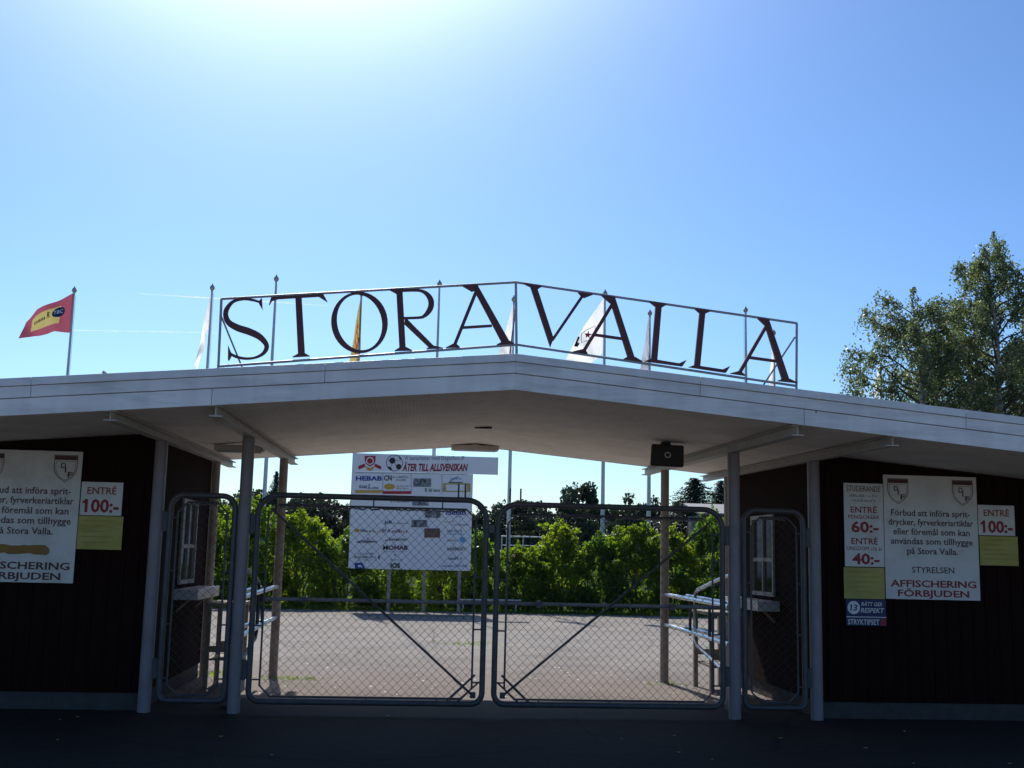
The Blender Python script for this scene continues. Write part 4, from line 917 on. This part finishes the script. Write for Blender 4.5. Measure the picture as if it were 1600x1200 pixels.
def star_deco(t, S, inv):
    W = lambda x, y, l=0.04: S(*inv(x, y), l)
    b = MB(); pts = [W(919+6.2*(1 if k % 2 == 0 else 0.42)*cos(-pi/2+pi*k/5+0.1), 523+7.2*(1 if k % 2 == 0 else 0.42)*sin(-pi/2+pi*k/5+0.1), 0.05) for k in range(10)]
    b.add([W(919, 523, 0.05)]+pts, [(0, 1+k, 1+(k+1) % 10) for k in range(10)]); b.build('star_emblem', 'red', t)
    b = MB(); b.tube([W(*p) for p in ((929, 509.5), (916, 515.5), (909, 521), (908.5, 535.5), (919, 531.5), (930, 524.5))], 0.011, 4, closed=True); b.build('emblem_outline', 'txtgrey', t)
    b = MB(); b.tube([W(*p) for p in ((904.5, 527), (901, 533), (897.8, 541), (901, 541), (904, 536))], 0.035, 6); b.build('printed_letter', 'txtblack', t)
flag('flag', 'star', 'white flag with a red star and black print behind the letter A of VALLA', [(943.5, 466), (935, 478), (915, 506), (899, 532), (880, 572)], [(941, 551), (936, 558), (926, 566), (915, 578), (898, 596)], [fw_], deco=star_deco, amp=0.06, waves=3.2)
flag('flag', 'gre', 'limp pale grey flag left of the first letter L', [(1014.5, 490), (1011, 510), (1006, 545), (1000, 582)], [(1015.5, 560), (1016, 572), (1016, 580), (1012, 592)], [fg_], amp=0.05, waves=2.2)
flag('flag', 'w3', 'furled white flag beside the last letter A', [(1208, 523), (1206, 545), (1204, 575), (1202, 612)], [(1210, 545), (1211, 570), (1212, 590), (1212, 618)], [fw_], amp=0.04, waves=2.0)
flag('flag', 'bir', 'furled pale flag on the pole beside the left birch', [(1374, 576), (1367, 590), (1366, 602), (1370, 628)], [(1376, 590), (1375, 605), (1374, 620), (1374, 634)], [fw_], amp=0.04, waves=2.0)

# ------------------------------------------------------------------ vegetation
def leaves(cent, size, rng, up=0.35, aspect=0.55):
    """one small folded diamond per leaf: two triangles sharing the midrib are kept as one quad"""
    n = len(cent); d = rng.normal(size=(n, 3)); d[:, 2] -= up; d /= np.linalg.norm(d, axis=1)[:, None]
    e = rng.normal(size=(n, 3)); e -= d*np.sum(d*e, 1)[:, None]; e /= np.linalg.norm(e, axis=1)[:, None]
    s = size*rng.uniform(0.5, 1.4, size=(n, 1))
    V = np.stack([cent - d*s*0.5, cent + e*s*aspect*0.5 - d*s*0.08, cent + d*s*0.5, cent - e*s*aspect*0.5 - d*s*0.08], 1).reshape(-1, 3)
    return V, np.arange(4*n).reshape(-1, 4)
def clumps(rng, centres, radii, per, flat=0.8):
    out = []
    for c_, r in zip(centres, radii):
        k = max(4, int(per*r*r)); g = rng.normal(size=(k, 3)); g /= np.linalg.norm(g, axis=1)[:, None]
        g *= (rng.uniform(0.15, 1.0, size=(k, 1))**0.55)*r; g[:, 2] *= flat; out.append(c_+g)
    return np.vstack(out)
def limb(b, p, q, r0, r1, rng, k=4, sag=0.0):
    p, q = np.array(p, float), np.array(q, float); L = np.linalg.norm(q-p); P = []
    for i in range(k+1):
        t = i/k; o = rng.normal(size=3)*L*0.035*(0 if i in (0, k) else 1); P.append(p+(q-p)*t+o+np.array([0, 0, sag*L*sin(pi*t)]))
    b.tube(P, [r0+(r1-r0)*i/k for i in range(k+1)], 6); return P

# shrubs of the hedge
def shrub(x, y, h, r, label, seed):
    y = y-1.0
    rng = np.random.default_rng(seed); t = thing('shrub', (x, y, 0), label, 'shrub', 'shrubs of the hedge behind the courtyard')
    n = int(62*r*h); cs = []; rs = []
    for i in range(n):
        a = rng.uniform(0, 2*pi); z = h*(0.02+0.92*rng.uniform()**0.95); env = r*(1.0-0.75*max(0, (z/h-0.45)/0.55)**1.7)*(0.75+0.25*min(1, z/(0.3*h)))
        env *= 1.12*(1+0.30*sin(3*a+seed+3.1*z)+0.20*sin(5*a-5.3*z+2*seed)); q = env*rng.uniform(0.25, 1.0)**0.6; cs.append((x+q*cos(a), y+q*sin(a)*0.8, z)); rs.append(rng.uniform(0.09, 0.27)*(1.25-0.4*z/h))
    for i in range(16):       # upright shoots that break the outline
        a = rng.uniform(0, 2*pi); q = r*rng.uniform(0, 0.75); top = h*rng.uniform(0.84, 1.13)*(1-0.28*q/r)
        for k in range(4): cs.append((x+q*cos(a)+rng.normal()*0.04, y+q*sin(a)*0.8, top-0.13*k)); rs.append(0.075+0.035*k)
    P = clumps(rng, cs, rs, 1650); P = P[P[:, 2] > 0.05]
    V, Fq = leaves(P, 0.092, rng, 0.2, 0.70); np_mesh('foliage', V, Fq, ['hedgeleaf', 'hedgeleaf2', 'hedgeleaf3'][seed*7 % 3], t)
    if seed % 3 != 1:
        a_ = rng.uniform(0, 2*pi, 5); q_ = r*rng.uniform(0.1, 0.8, 5); cc = [(x+q_[k]*cos(a_[k]), y-abs(q_[k]*0.8*sin(a_[k])), h*rng.uniform(0.55, 1.04)*(1-0.25*q_[k]/r)) for k in range(5)]
        P = clumps(rng, cc, [0.09]*5, 3500, 1.6); V, Fq = leaves(P, 0.035, rng, 0.0, 0.8); np_mesh('flower_cluster', V, Fq, 'seedhead', t)
    b = MB()
    for i in range(9):
        a = rng.uniform(0, 2*pi); q = r*rng.uniform(0.3, 0.85); limb(b, (x+0.12*cos(a), y+0.12*sin(a), -0.05), (x+q*cos(a), y+q*sin(a)*0.8, h*rng.uniform(0.65, 0.95)), 0.028, 0.008, rng)
    b.build('stem', 'bark', t)
HS = [(-9.9, 24.2, 4.1, 1.5), (-7.6, 23.6, 3.75, 1.35), (-5.55, 23.0, 3.0, 1.25), (-4.0, 22.9, 2.65, 1.1), (-2.7, 23.1, 2.1, 1.05), (-1.3, 23.0, 1.95, 1.05), (0.2, 23.1, 2.25, 1.0), (1.15, 23.0, 2.15, 0.8), (2.5, 22.9, 1.95, 0.95),
      (3.6, 23.2, 2.65, 0.85), (4.75, 23.0, 2.15, 0.85), (5.85, 22.9, 2.65, 1.0), (7.0, 23.3, 2.45, 0.95), (8.25, 23.0, 3.0, 1.05), (9.7, 23.4, 2.8, 1.2), (11.6, 23.6, 2.9, 1.3)]
HL = ['tallest shrub at the left end of the hedge', 'tall lime green shrub beside the left booth wall', 'shrub left of the left back post in the hedge', 'rounded shrub just right of the left back post',
      'low shrub half behind the left edge of the sponsor board', 'low shrub behind the middle of the sponsor board', 'shrub behind the right part of the sponsor board', 'narrow shrub showing in the gap between the gate leaves',
      'low bright shrub just right of the gate gap', 'pointed taller shrub left of the star flagpole foot', 'lower shrub around the star flagpole foot', 'broad shrub left of the right back post', 'shrub directly behind the right back post',
      'tall yellow green shrub by the right hinge post', 'shrub behind the right passage barrier', 'last shrub at the right end of the hedge']
for i, ((x, y, h, r), lb) in enumerate(zip(HS, HL)): shrub(x, y, h, r, lb, 100+i)

# birches behind the right booth
def birch(x, y, h, r, base, label, seed, n_limb=26, nleaf=1.0, taper=0.86, tp=1.25):
    rng = np.random.default_rng(seed); t = thing('birch_tree', (x, y, 0), label, 'tree', 'birches behind the right booth')
    b = MB(); P = [(x, y, -0.1)]; k = 8
    for i in range(1, k+1): P.append((x+rng.normal()*0.10, y+rng.normal()*0.10, h*0.97*i/k))
    b.tube(P, [0.19*(1-0.93*i/k)+0.008 for i in range(k+1)], 10); b.build('trunk', 'birchbark', t, smooth=True)
    lb = MB(); pts = []
    for i in range(n_limb):
        z0 = base+(h*0.93-base)*(i/n_limb)**0.9; a = i*2.399+rng.uniform(-0.4, 0.4)
        frac = (z0-base)/(h-base); ln = r*(1.0-taper*frac**tp)*rng.uniform(0.55, 1.15)
        q = (x+ln*cos(a), y+ln*sin(a), z0+ln*rng.uniform(0.30, 0.75)); tt = np.interp(z0, [p[2] for p in P], range(k+1)); i0 = int(tt); f = tt-i0
        p0 = np.array(P[i0])*(1-f)+np.array(P[min(i0+1, k)])*f
        path = limb(lb, p0, q, 0.045*(1-frac)+0.012, 0.006, rng, 5, 0.06)
        ns = int(5+ln*5)
        for s in range(int(ns*1.5)):    # side twigs, hanging at their ends
            tt = rng.uniform(0.28, 1.0); i1 = min(int(tt*5), 4); g = path[i1]+(path[i1+1]-path[i1])*(tt*5-i1)
            L = rng.uniform(0.25, 0.75)*(0.6+0.4*(1-frac))*min(1.0, ln/1.2+0.35); a2 = a+rng.uniform(-1.4, 1.4); m = int(6+L*14)
            u = np.linspace(0, 1, m)
            out = np.stack([g[0]+cos(a2)*L*0.7*u, g[1]+sin(a2)*L*0.7*u, g[2]+L*(0.25*u-1.35*u*u)], 1)
            lb.tube([out[0], out[m//2], out[-1]], [0.006, 0.004, 0.002], 3, cap=False)
            rep = np.repeat(out, max(1, int(5*nleaf)), 0); pts.append(rep+rng.normal(size=rep.shape)*np.array([0.075, 0.075, 0.095]))
    # leading shoot
    u = np.linspace(0, 1, 40); nz = rng.normal(size=(480, 3))*np.array([0.34, 0.34, 0.10])*np.repeat(1.08-u, 12)[:, None]**1.0; pts.append(np.repeat(np.stack([x+0*u, y+0*u, h*0.82+h*0.18*u], 1), 12, 0)+nz)
    lb.build('branch', 'bark', t, recalc=False)
    Pn = np.vstack(pts); V, Fq = leaves(Pn, 0.082, rng, 0.9, 0.68); np_mesh('crown', V, Fq, 'birchleaf', t)
    return t
pb = lambda px, py, Y: on_y(px, py, Y)
q = pb(1425, 455, 20.0); birch(q[0]+0.05, 20.0, q[2]+0.1, 2.3, 4.4, 'smaller birch at the left of the birch group behind the roof', 11, 40, 0.65, 0.80, 2.2)
q = pb(1553, 368, 20.0); birch(q[0], 20.0, q[2]+0.1, 3.0, 4.2, 'tallest birch rising behind the right booth roof', 12, 60, 0.65, 0.86, 1.3)
q = pb(1640, 420, 22.0); birch(q[0], 22.0, q[2], 2.3, 4.0, 'birch at the right edge behind the booth roof', 13, 40, 0.9)
q = pb(1490, 480, 22.5); birch(q[0], 22.5, q[2]-0.1, 2.4, 3.8, 'birch standing between the other birches, further back', 14, 30, 0.65, 0.8, 1.8)

# far trees
def crown_tree(name, h, r, base, seed, n, per, leaf, m, cat, label, group):
    rng = np.random.default_rng(seed); t = thing(name, (0, 0, 0), label, cat, group)
    cs = []; rs = []
    for i in range(n):
        a = rng.uniform(0, 2*pi); z = base+(h-base)*rng.uniform(0.02, 0.95); f = (z-base)/(h-base); env = r*math.sqrt(max(0.05, 1-(2*f-0.85)**2/1.45))
        q = env*rng.uniform(0.1, 1.0)**0.5; cs.append((q*cos(a), q*sin(a), z)); rs.append(rng.uniform(0.35, 0.8))
    P = clumps(rng, cs, rs, per); V, Fq = leaves(P, leaf, rng, 0.1, 0.75); np_mesh('crown', V, Fq, m, t)
    b = MB(); b.tube([(0, 0, -0.1), (0.05, 0, h*0.5), (0, 0.05, h*0.85)], [0.2, 0.13, 0.04], 8)
    for i in range(6):
        a = i*1.05; limb(b, (0, 0, base*0.8+0.25*i), (r*0.7*cos(a), r*0.7*sin(a), base+(h-base)*rng.uniform(0.35, 0.8)), 0.07, 0.02, rng)
    b.build('trunk', 'bark', t); return t
def conifer(h, r, seed, label, group, dens=1.0):
    rng = np.random.default_rng(seed); t = thing('conifer', (0, 0, 0), label, 'tree', group); pts = []; b = MB()
    b.tube([(0, 0, -0.1), (0, 0, h*0.98)], [0.16, 0.01], 8); n = int(h*9)
    for i in range(n):
        z = h*(0.08+0.9*i/n); L = r*(1-(z/h))**0.85*rng.uniform(0.7, 1.15)+0.06; a = i*2.4+rng.uniform(-0.3, 0.3); u = np.linspace(0.1, 1, int(5+L*16*dens))
        o = np.stack([L*u*cos(a), L*u*sin(a), z+L*(0.25*u-0.35*u*u)], 1); pts.append(np.repeat(o, 12, 0)+rng.normal(size=(len(o)*12, 3))*np.array([0.20, 0.20, 0.13])*min(1, L+0.2))
        b.tube([(0, 0, z), tuple(o[-1])], [0.02, 0.004], 4, cap=False)
    V, Fq = leaves(np.vstack(pts), 0.17, rng, 0.1, 0.35); np_mesh('crown', V, Fq, 'pineleaf', t); b.build('trunk', 'bark', t, recalc=False); return t
GT = 'trees beyond the sports ground'
LBL = 'dark leafy tree in the far tree line beyond the hedge'
protos = [crown_tree('broadleaf_tree', 6.2, 2.6, 0.9, 31+i, 90, 190, 0.26, 'farleaf', 'tree', LBL, GT) for i in range(3)]
rt = random.Random(5); spots = []
for k in range(34): spots.append((-42+k*2.75+rt.uniform(-0.8, 0.8), 80+rt.uniform(-3, 5), rt.uniform(0.80, 1.02)))
for k in range(16): spots.append((-40+k*6.0+rt.uniform(-1.5, 1.5), 90+rt.uniform(-3, 4), rt.uniform(0.95, 1.12)))
for i, (x, y, s) in enumerate(spots):
    if i < 3: protos[i].location = (x, y, 0); protos[i].scale = (s, s, s)
    else: copy_tree(protos[i % 3], (x, y, 0), rt.uniform(0, 6.28), (s*rt.uniform(0.95, 1.2), s, s), LBL)
q = on_y(905, 757, 78); copy_tree(protos[0], (q[0], 78, 0), 1.0, (0.85, 0.85, q[2]/6.2), 'round topped tree standing above the far tree line right of centre')
q = on_y(400, 768, 78); copy_tree(protos[1], (q[0], 78, 0), 2.0, (1.0, 1.0, q[2]/6.1), 'far tree showing left of the left back post')
cp = conifer(9.0, 2.9, 51, 'broad dark pine beyond the hedge by the right back post', 'conifers beyond the hedge')
q = on_y(1086, 744, 60); cp.location = (q[0], 60, 0); cp.scale = (1.55, 1.55, q[2]/9.0)
q = on_y(1122, 748, 64); copy_tree(cp, (q[0]+0.2, 64, 0), 1.3, (1.1, 1.1, q[2]/9.0), 'slimmer dark conifer right of the broad pine')
q = on_y(1060, 780, 66); copy_tree(cp, (q[0], 66, 0), 2.3, (1.4, 1.4, q[2]/9.0), 'shorter conifer left of the broad pine')
q = on_y(433, 733, 45); copy_tree(cp, (q[0], 45, 0), 0.5, (0.38, 0.38, q[2]/9.0), 'slim young conifer peeping out beside the left back post')
q = on_y(1000, 772, 72); copy_tree(protos[2], (q[0], 72, 0), 0.4, (0.9, 0.9, q[2]/6.1), 'pale leafy tree right of the star flagpole beyond the hedge')

# shed beyond the hedge
q0, q1 = on_y(1092, 793, 32), on_y(1150, 800, 32)
sd = thing('small_shed', (q0[0]+1, 33, 0), 'small grey shed with a pale roof behind the right of the hedge', 'shed')
b = MB(); b.box(q0[0]+0.15, q1[0]+1.5, 32.15, 34.4, 0, q0[2]-0.28); b.build('wall', 'shedwall', sd)
b = MB(); b.hexa([(q0[0], 32, q0[2]-0.28), (q1[0]+1.7, 32, q0[2]-0.28), (q1[0]+1.7, 34.6, q0[2]+0.2), (q0[0], 34.6, q0[2]+0.2)], [(q0[0], 32, q0[2]-0.2), (q1[0]+1.7, 32, q0[2]-0.2), (q1[0]+1.7, 34.6, q0[2]+0.28), (q0[0], 34.6, q0[2]+0.28)]); b.build('roof', 'shedroof', sd)

# grass under the hedge, litter and weeds on the courtyard
rng = np.random.default_rng(77)
n = 9000; P = np.stack([rng.uniform(-13, 15, n), 20.55+np.abs(rng.normal(size=n))*0.9, np.zeros(n)], 1)
hh = rng.uniform(0.04, 0.16, n)
for (cx, cy, sx, sy, i0, i1, hm) in ((0.30, 9.3, 0.32, 0.28, 0, 90, 0.05), (-2.30, 3.15, 0.22, 0.14, 260, 360, 0.04), (2.55, 3.15, 0.14, 0.10, 520, 570, 0.035), (-3.3, 3.6, 0.12, 0.3, 660, 760, 0.06)):
    k = i1-i0; P[i0:i1, 0] = cx+rng.normal(size=k)*sx; P[i0:i1, 1] = cy+rng.normal(size=k)*sy; hh[i0:i1] = rng.uniform(0.3, 1, k)*hm; a = rng.uniform(0, 2*pi, n); wd = 0.012; le = rng.normal(size=(n, 2))*0.05
V = np.stack([P+np.stack([np.cos(a)*wd, np.sin(a)*wd, 0*a], 1), P-np.stack([np.cos(a)*wd, np.sin(a)*wd, 0*a], 1), P+np.stack([le[:, 0], le[:, 1], hh], 1)], 1).reshape(-1, 3)
o = np_mesh('grass', V, np.arange(3*n).reshape(-1, 3), 'hedgeleaf', None, 3); tag(o, 'rough grass along the foot of the hedge and in cracks of the courtyard', 'grass', kind='stuff')
b = MB(); rr = random.Random(9)
for k in range(130):
    x, y = rr.uniform(-3, 3.2), 1.5+abs(rr.gauss(0, 3.6)); s = rr.uniform(0.008, 0.022); a = rr.uniform(0, 3.1)
    b.add([(x+s*cos(a), y+s*sin(a), 0.010), (x-s*sin(a), y+s*cos(a), 0.006), (x-s*cos(a), y-s*sin(a), 0.012), (x+s*sin(a), y-s*cos(a), 0.005)], [(0, 1, 2, 3)])
o = b.build('scattered_petals', 'white', recalc=False); tag(o, 'pale petals and scraps scattered on the courtyard asphalt', 'litter', kind='stuff')
b = MB()
for k in range(44):
    x, y = (rr.uniform(-2.5, 3), 1.5+abs(rr.gauss(0, 3))) if k < 26 else (rr.uniform(-4.5, 5), rr.uniform(-2.9, 0.2)); s = rr.uniform(0.012, 0.028); a = rr.uniform(0, 3.1)
    b.add([(x+s*cos(a), y+s*sin(a), 0.012), (x-s*0.6*sin(a), y+s*0.6*cos(a), 0.006), (x-s*cos(a), y-s*sin(a), 0.016), (x+s*0.6*sin(a), y-s*0.6*cos(a), 0.006)], [(0, 1, 2, 3)])
o = b.build('fallen_leaves', 'yellow', recalc=False); tag(o, 'yellow fallen leaves on the courtyard asphalt', 'leaf litter', kind='stuff')

# two faint aircraft trails far away
def trail_mat():
    m = bpy.data.materials.new('thin_cloud'); m.use_nodes = True; t = m.node_tree; o = t.nodes['Material Output']
    tr = nn(t, 'ShaderNodeBsdfTranslucent'); tr.inputs[0].default_value = (0.9, 0.9, 0.9, 1); tp = nn(t, 'ShaderNodeBsdfTransparent')
    tc = nn(t, 'ShaderNodeTexCoord'); nz = nn(t, 'ShaderNodeTexNoise'); nz.inputs['Scale'].default_value = 0.02; nz.inputs['Detail'].default_value = 4; t.links.new(tc.outputs['Object'], nz.inputs[0])
    r = nn(t, 'ShaderNodeMapRange'); r.inputs[1].default_value = 0.35; r.inputs[2].default_value = 0.75; r.inputs[3].default_value = 0.05; r.inputs[4].default_value = 0.35; t.links.new(nz.outputs[0], r.inputs[0])
    ms = nn(t, 'ShaderNodeMixShader'); t.links.new(r.outputs[0], ms.inputs[0]); t.links.new(tp.outputs[0], ms.inputs[1]); t.links.new(tr.outputs[0], ms.inputs[2]); t.links.new(ms.outputs[0], o.inputs[0]); return m
MT['trail'] = trail_mat()
for (x0, y0, x1, y1, rr_, lb) in ((215, 458.5, 520, 478, 2.6, 'upper thin white aircraft trail left of the letter S'), (95, 515.5, 345, 520, 2.0, 'lower faint white aircraft trail above the left roof')):
    b = MB(); n = 24; b.tube([CAM + ray(x0+(x1-x0)*k/n, y0+(y1-y0)*k/n)*4000 for k in range(n+1)], [rr_*min(1, 0.3+k/6, 0.2+(n-k)/10) for k in range(n+1)], 8)
    o = b.build('aircraft_trail', 'trail', None, smooth=True); tag(o, lb, 'contrail')
